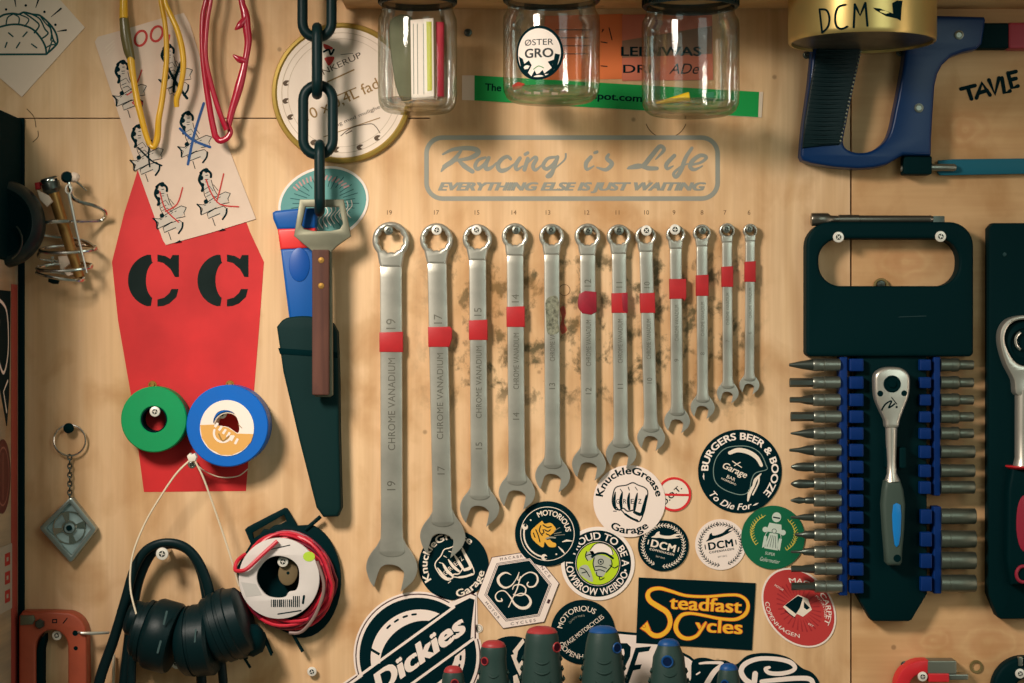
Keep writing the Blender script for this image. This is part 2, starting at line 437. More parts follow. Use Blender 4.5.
b = MB(); b.mat(mat('red_smear', (168, 74, 56), .7, noise=.4, nscale=300)).flat(cat([(560, 309), (564, 306), (566, 313), (564, 322), (567, 330), (562, 334), (560, 326), (562, 318)], 4, True), .1)
b.mat(mat('pencil', (112, 84, 56), 0.8)).stroke(circ(564.5, 290, 5.5, 20), .7, .1, closed=True)
b.build('red_smear', wall, label='red smear and scratched ring beside the 13 wrench')
b = MB(); b.mat(BLACKINK)
for pts in ([(961, 89), (975, 85.5)], [(968, 88), (971.5, 99)], [(976.5, 98), (982, 83), (990, 95)], [(979, 93), (987, 90.5)], [(989, 80), (995, 94), (999, 78)], [(1002, 78), (1004.5, 93), (1010, 91)], [(1008, 73), (1012, 88), (1018, 86)], [(1008, 73.5), (1016, 71.5)], [(1010, 80), (1016, 78.5)]):
    b.stroke(pts, 3.9, 0.12)
b.build('marker_word', wall, label='handwritten word TAVLE in black marker')

# shelf over the board, panel at the left
b = MB(); b.mat(wood('shelf_wood', (206, 160, 110), (224, 184, 134), (182, 134, 84), stretch=(2, 9, 9), grime=False))
b.poly(rrect(346, -26, 1250, 9.0, 1), 0.5, 136, bev=1.5)
b.thing('wooden_shelf', 'pale wooden shelf above the board from which the jars hang', 'shelf')
b = MB(); b.mat(wood('panel_wood', (150, 134, 112), (168, 150, 126), (128, 108, 86), stretch=(3, 3, 9), grime=False))
b.box(-8, 262, 19, 960, 0.5, 200, 1, 1)
b.thing('side_panel', 'greyish wooden side panel standing out from the board at the far left', 'panel')
b = MB(); b.mat(BLACKM).box(19.2, 118.5, 25, 960, 0.5, 5, 0.8, 0.8)
b.thing('corner_strip', 'thin black strip running down the corner by the side panel', 'strip')
# stickers on the side panel (drawn as distance from board, height)
def side(): q = MB(); q.plane = 19; return q
b = side(); b.mat(mat('faded_red_paint', (168, 70, 58), 0.6)).poly([(8, 285), (32, 285), (32, 700), (8, 700)], 0.1, 0.5)
b.thing('red_strip_sticker', 'faded red vertical strip stuck along the side panel', 'sticker')
b = side(); b.mat(BLACKINK).poly([(36, 292), (88, 292), (96, 340), (80, 380), (50, 424), (42, 396), (38, 350)], 0.1, 0.7)
b.mat(WHITE).stroke(cat([(88, 300), (52, 312), (46, 350), (64, 372), (86, 352), (80, 322)], 6), 3.4, 0.8).stroke([(48, 380), (64, 390), (52, 410)], 3, 0.8)
b.thing('black_sticker', 'black sticker with looping white emblem on the side panel', 'sticker')
b = side(); b.mat(mat('oxblood_vinyl', (92, 34, 34), 0.5)).poly(circ(66, 472, 30, 32, 36), 0.1, 0.7)
b.mat(mat('dusty_pink_ink', (160, 100, 88), 0.6)).stroke(circ(66, 472, 23, 32, 28), 1.6, 0.8, closed=True).stroke([(66, 450), (66, 494)], 2, 0.8)
b.thing('oval_sticker', 'dark red oval sticker on the side panel below the black one', 'sticker')
b = side(); b.mat(mat('grey_paper', (170, 158, 142), 0.8)).poly([(30, 540), (92, 540), (92, 604), (30, 604)], 0.1, 0.6)
b.mat(REDTAPE)
for q in (548, 566, 584): b.poly([(38, q), (58, q), (58, q + 12), (38, q + 12)], 0.6, 0.7, holes=[[(44, q + 4), (52, q + 4), (52, q + 8), (44, q + 8)]])
b.thing('paper_sticker', 'worn grey sticker with red block letters low on the side panel', 'sticker')

# ------------------------------------------------------------------ combination wrenches
TIPW = [(-.71, .80), (-.88, .52), (-1, .12), (-.97, -.2), (-.82, -.52), (-.6, -.80), (-.43, -1.12)]
TIPE = [(.43, -1.12), (.56, -.84), (.80, -.5), (.97, -.1), (.97, .22), (.80, .58), (.33, 1.0)]
MOUTH = [(.33, 1.0), (.47, .30), (.36, .10), (.22, -.01), (0, -.07), (-.24, -.07), (-.42, .02), (-.5, .14), (-.6, .42), (-.71, .80)]
def wrench(n, x0, y0, R, w, x1, y1, Rh, tape, name_label, lab_h):
    t = thing('combination_wrench', name_label, 'wrench', x0, y0, 2, 'combination wrenches hung in order of size')
    s = R / 19.0; zt = 3 + 9 * s ** .6          # ring height off the board
    lean = (x1 - x0) / (y1 - y0)
    # ring end with twelve-point hole
    b = MB(4); b.mat(STEEL); rh = R * .69; hole = []
    for i in range(24):
        a = 2 * pi * i / 24; r = rh * (1.0 if i % 2 else .90); hole.append((x0 + r * cos(a), y0 + r * sin(a)))
    neck = w * .53
    out = [(x0 + R * cos(rad(a)), y0 + R * sin(rad(a))) for a in range(138, 403, 6)]
    out += cat([(x0 + R * .743, y0 + R * .669), (x0 + w * .56, y0 + R * 1.12), (x0 + (R * 1.5) * lean + w * .5, y0 + R * 1.5)], 4)[1:] + cat([(x0 + (R * 1.5) * lean - w * .5, y0 + R * 1.5), (x0 - w * .56, y0 + R * 1.12), (x0 - R * .743, y0 + R * .669)], 4)[:-1]
    b.poly(out, 1, 5 + 5.0 * s ** .5 + .7, holes=[hole], bev=min(3.2, R * .17), seg=3)
    b.build('ring_end', t)
    # shaft
    b = MB(4); b.mat(STEEL); zs = 4.2; ze = 5 + 5.0 * s ** .5
    ys, ye = y0 + R * 1.36, y1 - Rh * .62; Ls = R / (ye - ys)
    X = lambda y: x0 + (y - y0) * lean
    L_ = []; R_ = []
    for i in range(25):
        f = (i / 24) if i > 6 else (i / 6) ** 1 * (6 / 24) ; y = ys + (ye - ys) * f; hw = w / 2 * (1 + .22 * max(0, (f - .93) / .07) ** 2)
        L_.append((X(y) - hw, y)); R_.append((X(y) + hw, y))
    cap_ = [(X(ye) + w * .61 * cos(rad(a)), ye + w * .30 * sin(rad(a))) for a in range(15, 180, 15)]
    b.poly(R_ + cap_ + L_[::-1], zs, ze, bev=min(1.6, w * .13), seg=2)
    # stamped lettering
    b.mat(STEELD); yt = (tape[1] if tape else y0 + R + 60) + 6; cy_ = yt + lab_h / 2
    b.text('CHROME VANADIUM', X(cy_) + w * .17, cy_, w * .34, ze + 0.12, rot=-90, w=lab_h, bold=0.01, sp=1.05)
    nx = cy_ + lab_h / 2 + w * 1.6
    if nx < ye - w * .8: b.text(str(n), X(nx) + w * .17, nx, w * .4, ze + .12, rot=-90)
    if tape and tape[0] - ys > 22 and n > 9: b.text(str(n), X(tape[0] - 8) + w * .2, tape[0] - 8, w * .45, ze + .12, rot=-90)
    b.build('shaft', t)
    # open end
    b = MB(4); b.mat(STEEL)
    P_ = cat(TIPE, 5) + cat(MOUTH, 4)[1:] + cat(TIPW, 5)[1:]
    b.at(x1, y1, 0, Rh); b.poly([(p[0], p[1]) for p in P_], 2.5, 2.5 + 6.5 * s ** .5, bev=.06, seg=3); b.build('open_end', t)
    if n == 13:
        b = MB(4); b.mat(mat('grimy_steel', (140, 138, 118), .5, metal=.6, noise=.6, nscale=500)).poly(cat([(546, 300), (556, 296), (559, 306), (558, 322), (559, 332), (548, 334), (546, 318)], 4, True), ze, ze + .4); b.build('grime_patch', t)
    if tape:
        b = MB(4); m = DREDTAPE if n in (12,) else REDTAPE; b.mat(m); e = 0.8
        ta, tb = tape
        o_ = [(X(ta) - w / 2 - e, ta + .4), (X(ta) + w / 2 + e, ta - .3), (X(tb) + w / 2 + e, tb + .2), (X(tb) - w / 2 - e, tb)]
        if n == 12: o_ = [(X(ta) - w / 2 - 1, ta + 3), (X(ta) - 3, ta), (X(ta) + w / 2 + .8, ta + 1), (X(tb) + w / 2 + .8, tb - 2), (X(tb) + 3, tb + 1), (X(tb) - 6, tb - .5), (X(tb) - w / 2 - 2, tb - 6), (X(ta) - w / 2 - 2.5, ta + 11)]
        if n == 17: o_ = [(X(ta) - w / 2 - e, ta), (X(ta) + w / 2 + 2, ta - .3), (X(ta) + w / 2 + 4.2, ta + 2), (X(tb) + w / 2 + 3.5, tb - 8), (X(tb) + w / 2 + e, tb), (X(tb) - w / 2 - e, tb)]
        if n == 9: o_ = [(X(ta) - w / 2 - e, ta), (X(ta) + w / 2 + 4, ta), (X(tb) + w / 2 + 4, tb - 1), (X(tb) + w / 2 + 2, tb + 2), (X(tb) + w / 2 + e, tb), (X(tb) - w / 2 - e, tb)]
        b.poly(o_, zs - .8, ze + .9, bev=1.0)
        if n == 11: b.mat(DREDTAPE).poly([(X(ta) + 2, ta + 1), (X(ta) + w / 2 + e, ta), (X(tb) + w / 2 + e, tb), (X(tb) + 3, tb - 2)], ze, ze + 1.4, bev=.4)
        b.build('tape_band', t)
    return t
WR = [
 (19, 391.2, 240.4, 18.6, 22, 392.3, 566, 25.6, (332, 352), 'longest chrome combination wrench, under the pencilled 19, red tape on its shaft', 92),
 (17, 436.7, 239.8, 16.6, 19.3, 443, 535, 22.6, (327, 347), 'chrome wrench stamped 17 whose jaw overlaps the black round fist sticker', 86),
 (15, 477.5, 239, 14.8, 17.2, 479.8, 507, 19.6, (320, 340), 'chrome wrench hung under the pencilled 15, third in the row', 72),
 (14, 515, 236.5, 13.3, 16.8, 517, 491.5, 18.2, (306.5, 327), 'chrome wrench hung under the pencilled 14, fourth in the row', 56),
 (13, 551.7, 236.5, 12.6, 15.5, 552.7, 475, 17.4, None, 'chrome wrench without any red tape, under the pencilled 13', 46),
 (12, 587.5, 236.5, 13, 15.5, 589, 463.5, 17, (291, 314), 'chrome wrench wrapped in a bulging dark red tape lump, under the pencilled 12', 46),
 (11, 618.7, 236.5, 12, 14.5, 621, 453, 15.2, (293, 313), 'chrome wrench with torn two-tone red tape, under the pencilled 11', 44),
 (10, 645.5, 236.5, 10.5, 13.4, 651, 437, 13.8, (293, 313), 'chrome wrench hung under the pencilled 10, between the 11 and the 9', 40),
 (9, 675.5, 234.8, 9.6, 12, 677, 420.3, 12.8, (279, 299), 'chrome wrench whose red tape sticks out at one side, under the pencilled 9', 36),
 (8, 701.7, 233.4, 8.9, 11, 702.5, 406.8, 12, (275, 296), 'small chrome wrench under the pencilled 8, third from the short end of the row', 34),
 (7, 726.8, 231, 7.8, 10, 727.6, 392.5, 10.8, (266.5, 287), 'small chrome wrench under the pencilled 7, next to the shortest one', 32),
 (6, 750, 231, 7.1, 9.4, 749.2, 384.5, 9.9, (261.5, 282), 'shortest chrome combination wrench at the right end of the row', 30)]
for a in WR: wrench(*a)
ORD = {19: 'longest', 17: 'second longest', 15: 'third longest', 14: 'fourth longest', 13: 'untaped', 12: 'lumpy taped', 11: 'two-tone taped', 10: 'fifth shortest', 9: 'fourth shortest', 8: 'third shortest', 7: 'second shortest', 6: 'shortest'}
for n, x, y, r in ((19, 388.6, 230.5, 4.7), (17, 436.7, 230, 5.2), (15, 476.5, 230, 5.2), (14, 516.2, 230, 4.4), (13, 551, 230, 4.8), (12, 588, 231, 4.5), (11, 619, 230.5, 4.8), (10, 646.4, 230.5, 5.4), (9, 675, 229.5, 5.4), (8, 702.4, 230.5, 3.9), (7, 726.4, 229, 4), (6, 749.3, 229, 3.6)):
    screw(x, y, 'screw through the ring of the %s wrench' % ORD[n], r, 13, m=(SCREWB if n in (17, 15, 10, 9) else SOCK), group='screws holding the wrenches')
# ------------------------------------------------------------------ left part of the board
# taco card
b = MB(); b.mat(PAPER).poly([(-26, -62), (3, -64), (85, 27.5), (22, 97), (-30, 52), (-60, 24)], 0.3, 1.1)
TEALINK = mat('dark_teal_ink', (28, 74, 72), 0.7, spec=0.1); b.mat(TEALINK)
k = 100 / 621.0
def q(pts, w, n=6):
    w *= 1.3; b.stroke([(x * k, y * k) for x, y in cat(pts, n)] if n else [(x * k, y * k) for x, y in pts], w, 1.25)
q([(-330, 340), (290, 338)], 1.5, 0); q([(290, 338), (283, 290), (250, 230), (200, 180), (130, 155), (60, 155), (-20, 175), (-120, 210), (-220, 280), (-270, 338)], 1.5)
q([(290, 338), (352, 278), (358, 240), (340, 190), (300, 140), (250, 98), (205, 90), (150, 78), (120, 90), (80, 85), (30, 92), (-10, 110), (-80, 130), (-160, 190)], 1.5)
q([(40, 150), (50, 110), (85, 88)], 1.0); q([(85, 88), (120, 110), (118, 150)], 1.0); q([(120, 90), (180, 120), (155, 165)], 1.0); q([(150, 80), (215, 125), (245, 160), (215, 205)], 1.2)
q([(205, 92), (250, 120), (280, 180), (300, 205), (285, 225), (262, 240)], 1.2); q([(250, 98), (280, 140), (310, 170)], 1); q([(300, 140), (322, 200), (318, 250)], 1.3)
q([(318, 190), (330, 240), (345, 270)], 1.3); q([(283, 300), (320, 280), (350, 280)], 1); q([(300, 328), (325, 255)], 1); q([(325, 255), (345, 262)], 1)
for l_ in ([(55, 205), (82, 228)], [(170, 200), (145, 228)], [(45, 265), (34, 295)], [(125, 265), (104, 298)], [(198, 275), (230, 298)], [(-40, 215), (-20, 240)]): q(l_, 1.1, 0)
b.mat(BLACKINK)
for l_ in ([(92, -10), (101, 42)], [(242, -5), (224, 48)], [(380, 55), (320, 105)], [(412, 188), (358, 196)]): b.stroke([(x * k, y * k) for x, y in l_], [1.9, 0.6], 1.25)
for x, y in ((40, 60), (162, 35), (278, 75), (346, 155)): b.flat(circ(x * k, y * k, 1.3, 12), 1.3)
b.thing('taco_card', 'pale card with a line drawing of a taco in the upper left corner', 'card')

# long paper napkin with mermaids
b = MB(); b.mat(mat('napkin_paper', (222, 196, 176), 0.9, spec=0.05, noise=0.06, nscale=50))
NP = [(95, 42), (98, 37), (120, 31), (160, 19), (184, 13), (190, 24), (205, 74), (228, 146), (256, 219), (210, 233), (166, 245), (163, 240), (140, 176), (118, 112)]
b.poly(NP, 0.4, 1.2)
RB = mat('red_ballpoint', (190, 52, 44), 0.6); BB = mat('blue_marker', (24, 74, 132), 0.6); PINKS = mat('figure_wash', (200, 186, 172), 0.85)
b.mat(RB).stroke(circ(141, 38.5, 5.6, 20, 7.8, 22), 2.4, 1.35, closed=True).stroke(circ(157, 34, 5.6, 20, 7.8, 22), 2.4, 1.35, closed=True).stroke(cat([(167, 38), (170, 35), (169, 41)], 4), 1.2, 1.35)
for i in range(3): b.mat(PAPER).stroke([(106 + i, 48 + i * 3.5), (114 + i * .5, 41 + i * 3)], 1.2, 1.35)
def figure(x, y, r, c):
    b.at(x, y, r)
    b.mat(PINKS).flat(cat([(-9, -26), (-3, -25), (-1, -14), (3, -7), (2, 2), (-5, 2), (-8, -8), (-11, -18)], 3, True), 1.3)
    b.mat(BLACKINK)
    for p_, w_ in (([(-10, -27), (-13, -20), (-10, -13), (-11, -9)], 2.6), ([(-11, -27), (-6, -30), (-1, -26), (-1, -22)], 2.4), ([(-7, -20), (-4, -20)], .7), ([(-6, -24), (-4, -24)], .7), ([(-9, -12), (-9, -5), (-6, 2)], .7), ([(-1, -19), (1, -10), (4, -4)], .7), ([(-8, -6), (-3, -8)], .6), ([(1, -14), (5, -8)], .6)): b.stroke(cat(p_, 4), w_, 1.42)
    b.mat(PINKS).flat([(-17, 4), (-11, 5), (2, -2), (12, -6), (17, -3), (15, 1), (12, 4), (-2, 10), (-14, 15), (-12, 9)], 1.36)
    b.flat([(-8, 14), (8, 8), (12, 12), (9, 20), (4, 16), (-6, 19)], 1.36)
    b.mat(BLACKINK)
    for p_ in ([(-17, 4), (-11, 5), (2, -2), (12, -6), (17, -4)], [(-17, 4), (-12, 9), (-14, 15), (-6, 12), (2, 9)], [(17, -4), (14, 1), (15, 5), (6, 6)], [(-8, 14), (0, 10), (9, 8), (12, 11)], [(-8, 14), (-7, 19), (5, 15)], [(-3, 19), (-1, 27)]): b.stroke(p_, .75, 1.42, cap=False)
    b.stroke(cat([(12, 11), (11, 16), (7, 21)], 3), 1.8, 1.45); b.stroke(cat([(-17, 4), (-14, 8), (-14, 14)], 3), 1.6, 1.45); b.flat(circ(-8, 2, 2.4, 8), 1.45)
    b.flat(circ(-11, -22, 2.6, 8), 1.44).flat(circ(-10, -15, 2.0, 8), 1.44).flat(circ(-5, -29, 2.6, 8), 1.44)
    b.stroke([(-7, -17.5), (-4.5, -17.5)], .6, 1.46).stroke([(-9, -10), (-3, -13), (0, -8)], .6, 1.46).stroke([(-7, -3), (-2, -5), (3, 0)], .6, 1.46)
    for i in range(4): b.stroke([(-10 + i * 5, 6 - i * 2.2), (-8 + i * 5, 5 - i * 2.2)], .6, 1.46, cap=False)
    if c:
        b.mat(c[0])
        for p_ in c[1]: b.stroke(cat(p_, 4), c[2], 1.6)
    b.at()
figure(130, 91, -3, (RB, [[(-3, 4), (3, 0), (9, -10), (13, -20)], [(2, 12), (8, 9), (12, 14), (6, 15), (2, 12)]], 1.3))
figure(176, 75, -3, (BLACKINK, [[(-8, -8), (0, 8), (10, 24)], [(6, -12), (-1, 4), (-3, 16)]], 2.8))
figure(147, 155, -5, (BLACKINK, [[(-8, -8), (4, 6), (14, 12)], [(6, -14), (2, -2), (2, 12)]], 1.6))
figure(195, 142, -3, (BB, [[(11, -38), (0, -8), (-8, 22)], [(-14, -14), (-2, -2), (15, 6)]], 2.6))
figure(170, 213, -5, (RB, [[(-8, -22), (-4, -4), (8, 10)], [(15, -24), (8, -8), (-4, -2)]], 1.4))
figure(214, 199, -5, (RB, [[(-6, -20), (-2, -6), (6, 6), (24, 10)], [(12, -24), (6, -6), (3, 2)]], 1.4))
b.mat(BLACKINK).flat([(174, 243.5), (180, 240), (182, 242)], 1.5).flat([(218, 231.5), (223, 228.5), (226, 230)], 1.5)
b.thing('paper_napkin', 'long paper napkin with crossed-out mermaid figures pinned at a slant', 'napkin')
# spectacles hanging by their temples
def glasses(name, label, parts, x, y, d):
    t = thing(name, label, 'spectacles', x, y, d)
    for pn, m, pts, r, sq in parts:
        b = MB(16); b.mat(m).tube(cat(pts, 5), r, 10, squash=sq); b.build(pn, t)
    return t
glasses('yellow_spectacles', 'yellow plastic spectacles hanging folded over the napkin', [
    ('temple', YELLOW, [(123, -40, 8), (122.5, 0, 10), (123, 18, 12)], [2.6, 4, 4.6], 1),
    ('lens_rim', SMOKE, [(123, 16, 12), (125, 34, 13), (128, 50, 13), (131, 60, 13)], [4.4, 5.4, 5.2, 3.6], .7),
    ('frame_front', YELLOW, [(130, 57, 13), (132.5, 75, 14), (136.5, 98, 15), (140.5, 114, 16), (146, 135, 16), (150, 145, 16)], [3.8, 3.2, 3.4, 3, 2.6], .8),
    ('bridge', YELLOW, [(150, 145, 16), (154, 147, 16), (157.5, 137, 16), (159, 120, 18), (162.5, 100, 18), (165.5, 75, 18), (167, 55, 18), (165.5, 25, 18), (161, 0, 18), (156, -40, 16)], [2, 3.4, 3, 2.8, 2.5, 2.4], .9),
    ('temple', YELLOW, [(163, -40, 22), (166, 0, 24), (173, 18, 25), (179.5, 33, 26), (184, 52, 26), (185, 70, 26), (182, 88, 25), (178, 100, 24), (178, 108, 23)], [2.2, 2.4, 2.8, 3, 3, 2.6, 3, 2.5], .9)], 140, 60, 12)
glasses('red_spectacles', 'glossy red plastic spectacles hanging beside the napkin', [
    ('temple', REDACE, [(214, -40, 18), (207, 0, 20), (203.5, 17, 20), (203, 46, 20), (205, 72, 20), (211, 113, 20), (216, 138, 20)], [2.4, 2.8, 2.8, 3, 3.2], .8),
    ('temple', REDACE, [(218, -40, 26), (213, 0, 28), (209, 25, 28), (207.5, 58, 28), (213, 86, 28), (221, 113, 28), (228, 131, 26)], [2, 2.2, 2.4, 2.6, 2.6], .8),
    ('frame_front', REDACE, [(238, -40, 20), (242, 0, 20), (245.5, 14, 20), (247.5, 30, 20), (248.5, 45, 20), (244, 70, 20), (238, 93, 20), (232, 113, 20), (228, 130, 20)], [2.6, 3.2, 4.4, 4, 3.2, 4.6, 3.6, 3], .7),
    ('bridge', REDACE, [(215, 135, 20), (220, 141, 20), (227, 139, 21), (231, 133, 21), (229, 126, 21)], [3.2, 3.2, 2.6], .8),
    ('nose_pad', REDACE, [(247, 18, 20), (241, 26, 22), (236, 31, 23)], [3.6, 3.6, .8], .8),
    ('nose_pad', REDACE, [(246, 62, 20), (240, 60, 22), (234, 56, 23)], [3.6, 3.4, .8], .8)], 228, 60, 20)

# keg cap label, teal sticker
b = MB(3); b.mat(mat('gold_plastic', (170, 140, 66), 0.42, metal=0.35)).lathe((342, 93, 0.3), (0, 0, 1), [(0.01, 0), (69.5, 0), (70.5, 2.5), (69.5, 5), (66.5, 6), (64.8, 4.4)], 64)
b.mat(mat('cream_label', (233, 214, 196), 0.6, noise=0.03)).lathe((342, 93, 0.3), (0, 0, 1), [(64.9, 4.4), (0.01, 4.4)], 64)
GOLDINK = mat('ochre_ink', (152, 118, 68), 0.7); FINE = mat('hairline_ink', (190, 168, 142), 0.7); DK = mat('sepia_ink', (92, 74, 58), 0.7)
b.mat(FINE).stroke(circ(342, 93, 60, 64), .6, 4.85, closed=True).stroke(circ(342, 93, 54, 64), .4, 4.85, closed=True)
b.mat(DK).text('ENKERUP', 340.5, 67.5, 6.2, 4.9, rot=-25, w=48, bold=0.006)
b.mat(GOLDINK).stroke([(328, 82), (354, 70)], 1.4, 4.9).stroke([(337, 96), (356, 88)], 1.1, 4.9)
b.text('10 x 0,4L fad', 344, 104.5, 11.5, 4.9, rot=-25, w=80, bold=.008)
b.mat(DK).text('og med mulighed', 360, 117, 3.8, 4.9, rot=-23, w=52)
b.mat(GOLDINK).stroke([(324, 137), (380, 118)], .9, 4.9)
b.mat(RB).flat(cat([(325, 58), (334, 57), (333, 62), (329, 66), (326, 62)], 4, True), 4.95).flat(cat([(324, 44), (333, 48), (331, 50), (325, 49)], 4, True), 4.95)
b.mat(BLACKINK).stroke(cat([(324, 52), (329, 50), (331, 55), (334, 50)], 4), 2, 4.95); b.mat(DK).stroke([(341, 55), (353, 53.5)], .6, 4.9).stroke(cat([(341, 136), (352, 128), (370, 124), (376, 127), (380, 133)], 5), .8, 4.9).stroke([(346, 134), (352, 131)], 1, 4.9)
for a in (172, 155, 96, 72, 52, 190, 120): 
    x, y = 342 + 57 * cos(rad(a)), 93 + 57 * sin(rad(a)); b.flat(cat([(x - 3, y), (x, y - 2.5), (x + 3.5, y - 2), (x + 1, y + .5), (x + 3, y + 2), (x - 1, y + 3)], 3, True), 4.9)
b.thing('keg_cap_label', 'round cream keg cap with gold rim and slanted beer lettering behind the chain', 'label')
b = MB(); b.mat(WHITE).poly(circ(323.5, 203.5, 46, 48, 36.5, -17), 0.3, 1.0)
b.mat(mat('teal_vinyl', (100, 156, 150), 0.55, noise=0.06, nscale=60)).flat(circ(323.5, 203.5, 43.6, 48, 34, -17), 1.12)
b.mat(mat('dark_teal_lines', (38, 88, 90), 0.6))
for i in range(34):
    a = i * 360 / 34; r0 = random.uniform(18, 24); r1 = random.uniform(31, 37)
    x0, y0 = r0 * cos(rad(a)), r0 * .78 * sin(rad(a)); x1, y1 = r1 * cos(rad(a)), r1 * .78 * sin(rad(a))
    c_, s_ = cos(rad(-17)), sin(rad(-17)); b.stroke([(323.5 + x0 * c_ - y0 * s_, 203.5 + x0 * s_ + y0 * c_), (323.5 + x1 * c_ - y1 * s_, 203.5 + x1 * s_ + y1 * c_)], .8, 1.25, cap=False)
b.mat(mat('pale_pink_ink', (196, 150, 146), 0.6))
for i in range(15):
    a = rad(-150 + i * 7.5 + (6 if i > 7 else 0)); b.stroke([(322 + 28 * cos(a), 201 + 21 * sin(a)), (322 + 34 * cos(a + .05), 201 + 26 * sin(a + .05))], 1.6, 1.3, cap=False)
b.mat(WHITE)
for i in range(9): b.stroke(cat([(316 + i * 4.4, 208 - i), (320 + i * 4, 214 - i), (315 + i * 4, 222 - i * 1.2), (319 + i * 4, 230 - i * 1.5)], 4), .8, 1.3, cap=False)
b.thing('oval_teal_sticker', 'teal oval sticker with white rim behind the chain hook', 'sticker')

# chain
t = thing('black_chain', 'heavy black chain hanging down in front of the keg cap', 'chain', 318, 0, 40)
def link(cx, cy, h, w, side_, d=40):
    b = MB(40); b.mat(mat('black_chain_paint', (2, 32, 34), 0.45, spec=0.2)); pts = []
    r = w; 
    for a in range(0, 181, 15): pts.append((r * cos(rad(a)), h + r * sin(rad(a))))
    for a in range(180, 361, 15): pts.append((r * cos(rad(a)), -h + r * sin(rad(a))))
    P3 = [((cx + x, cy + y, d) if not side_ else (cx + x * .12, cy + y, d + x)) for x, y in pts]
    b.tube(P3, 5.2, 12, closed=True); b.build('link', t)
link(316.5, -60, 22, 14, True); link(317, 3, 20, 14.5, False); link(317, 61, 21, 12.5, True); link(318, 120, 20, 14.8, False); link(319.5, 178, 21, 12.5, True); link(316, -118, 22, 14, False)
# scraper / opener
t = thing('bottle_opener', 'flat steel opener with riveted wooden handle hanging from the chain', 'opener', 322, 200, 34)
b = MB(34); b.mat(mat('worn_steel', (124, 122, 104), 0.5, metal=0.6, noise=0.15, nscale=70))
b.poly([(300, 199.5), (343.5, 199.5), (351, 236), (337, 246), (332, 251), (333, 395), (330, 397), (315, 397), (312, 251), (306, 246), (294, 236)], 30, 36, holes=[[(305.5, 207), (339, 207), (343, 224), (340, 229), (330, 231), (313, 231), (304, 229), (301.5, 225)]], bev=1)
b.build('blade_plate', t)
b = MB(34); b.mat(wood('handle_wood', (70, 42, 36), (94, 58, 46), (58, 34, 30), stretch=(30, 30, 4), grime=False, c4=(110, 66, 52), blot=(60, 34, 30))).poly(rrect(312.8, 250, 329.8, 395, 1.5), 36, 42, bev=1.4); h = b.build('handle_scale', t)
for y in (260.5, 286):
    b = MB(34); b.mat(BRASS).lathe((322, y, 41.5), (0, 0, 1), [(0.01, 1.2), (2.8, 1.0), (3.6, 0)], 16); b.build('rivet', h)
# knife in its sheath
t = thing('sheath_knife', 'blue and red handled knife in a black sheath behind the opener', 'knife', 308, 330, 10)
b = MB(14); b.mat(BLUEP).poly([(273, 213), (276, 211), (300, 208.5), (317, 208), (316, 229), (278, 230), (273.5, 219)], 4, 20, bev=3, seg=3); b.build('pommel', t)
b = MB(14); b.mat(mat('red_grip', (222, 52, 50), 0.4, spec=0.4)).poly([(278, 229), (316, 228), (317, 248), (280.8, 250)], 5, 20, bev=2.5, seg=3); b.build('grip_band', t)
b = MB(14); b.mat(BLUEP).poly([(281, 249), (317, 247.5), (318, 290), (319, 322), (290, 322), (286, 290)], 5, 20, bev=3, seg=3)
b.mat(mat('blue_grip_oval', (0, 74, 156), 0.4, spec=0.4)).poly(circ(300, 265, 10.5, 28, 17, 0), 19, 20.8, bev=.8); b.build('handle', t)
b = MB(14); b.mat(mat('black_green_sheath', (6, 38, 38), 0.6, spec=0.12)).poly(cat([(277.5, 327), (287, 318), (310, 316), (333, 323)], 4) + [(338, 332), (339.5, 380), (340, 430), (342, 508), (338.6, 516), (324, 516.5), (317, 507), (300, 440), (284, 372)], 1, 22, bev=3, seg=3)
b.mat(BLACKM).poly([(279, 348), (338, 352), (338.5, 358), (281, 354)], 20, 22.8, bev=.6); b.build('sheath', t)

# tape rolls
def roll(name, label, cx, cy, R, r, m, d0, d1, extra=None):
    t = thing(name, label, 'tape', cx, cy, d0)
    b = MB(d1); b.mat(m).lathe((cx, cy, 0), (0, 0, 1), [(R, d0), (R, d1 - 1), (R - 1, d1), (r + .8, d1), (r, d1 - .8), (r, d0)], 56, closed=True); b.build('tape_winding', t)
    b = MB(d1); b.mat(BLACKM if not extra else PAPER).lathe((cx, cy, 0), (0, 0, 1), [(r + .2, d0 + 1), (r + .2, d1 - 1.5), (r - 1.3, d1 - 1.5), (r - 1.3, d0 + 1)], 40, closed=True); b.build('core', t)
    return t
roll('green_tape_roll', 'small roll of green tape hung on a screw over the red coffin', 153.8, 419.5, 33, 13.2, GREENP, 3, 24)
t = roll('blue_tape_roll', 'larger roll of blue tape with a printed paper centre', 227.2, 426, 41, 14, mat('blue_tape_vinyl', (0, 98, 190), 0.45, noise=0.04), 3, 34, True)
b = MB(34); b.mat(WHITE).poly(circ(227, 428, 27, 48, 28), 34.1, 34.6, holes=[cat([(216, 414), (224, 410), (234, 413), (239, 424), (238, 433), (228, 427), (214, 424)], 4, True)])
b.mat(mat('orange_ink', (222, 164, 86), 0.6)).flat([(200.2, 425), (213, 424.5), (228, 427.5), (237, 433.5), (253.6, 434), (251, 442), (243, 450), (232, 455), (221, 454.8), (209, 448), (202, 438)], 34.75)
b.mat(WHITE).stroke(arc(223, 433, 9, 20, 200, 12), 2.2, 34.9)
for i in range(6): b.stroke([(218 + i * 4, 423 + i * 3.1), (215 + i * 4, 427 + i * 3.4)], 2.4, 34.95, cap=False)
b.mat(GOLDINK).stroke(cat([(219, 434), (223, 441), (229, 436)], 4), 1.4, 35).stroke([(238, 424), (242, 428)], .6, 35); b.build('centre_label', t)
screw(155, 411.5, 'pale screw through the green tape roll', 5.4, 22, group=None)
screw(221.8, 413.5, 'pale screw through the blue tape roll', 5.2, 24)
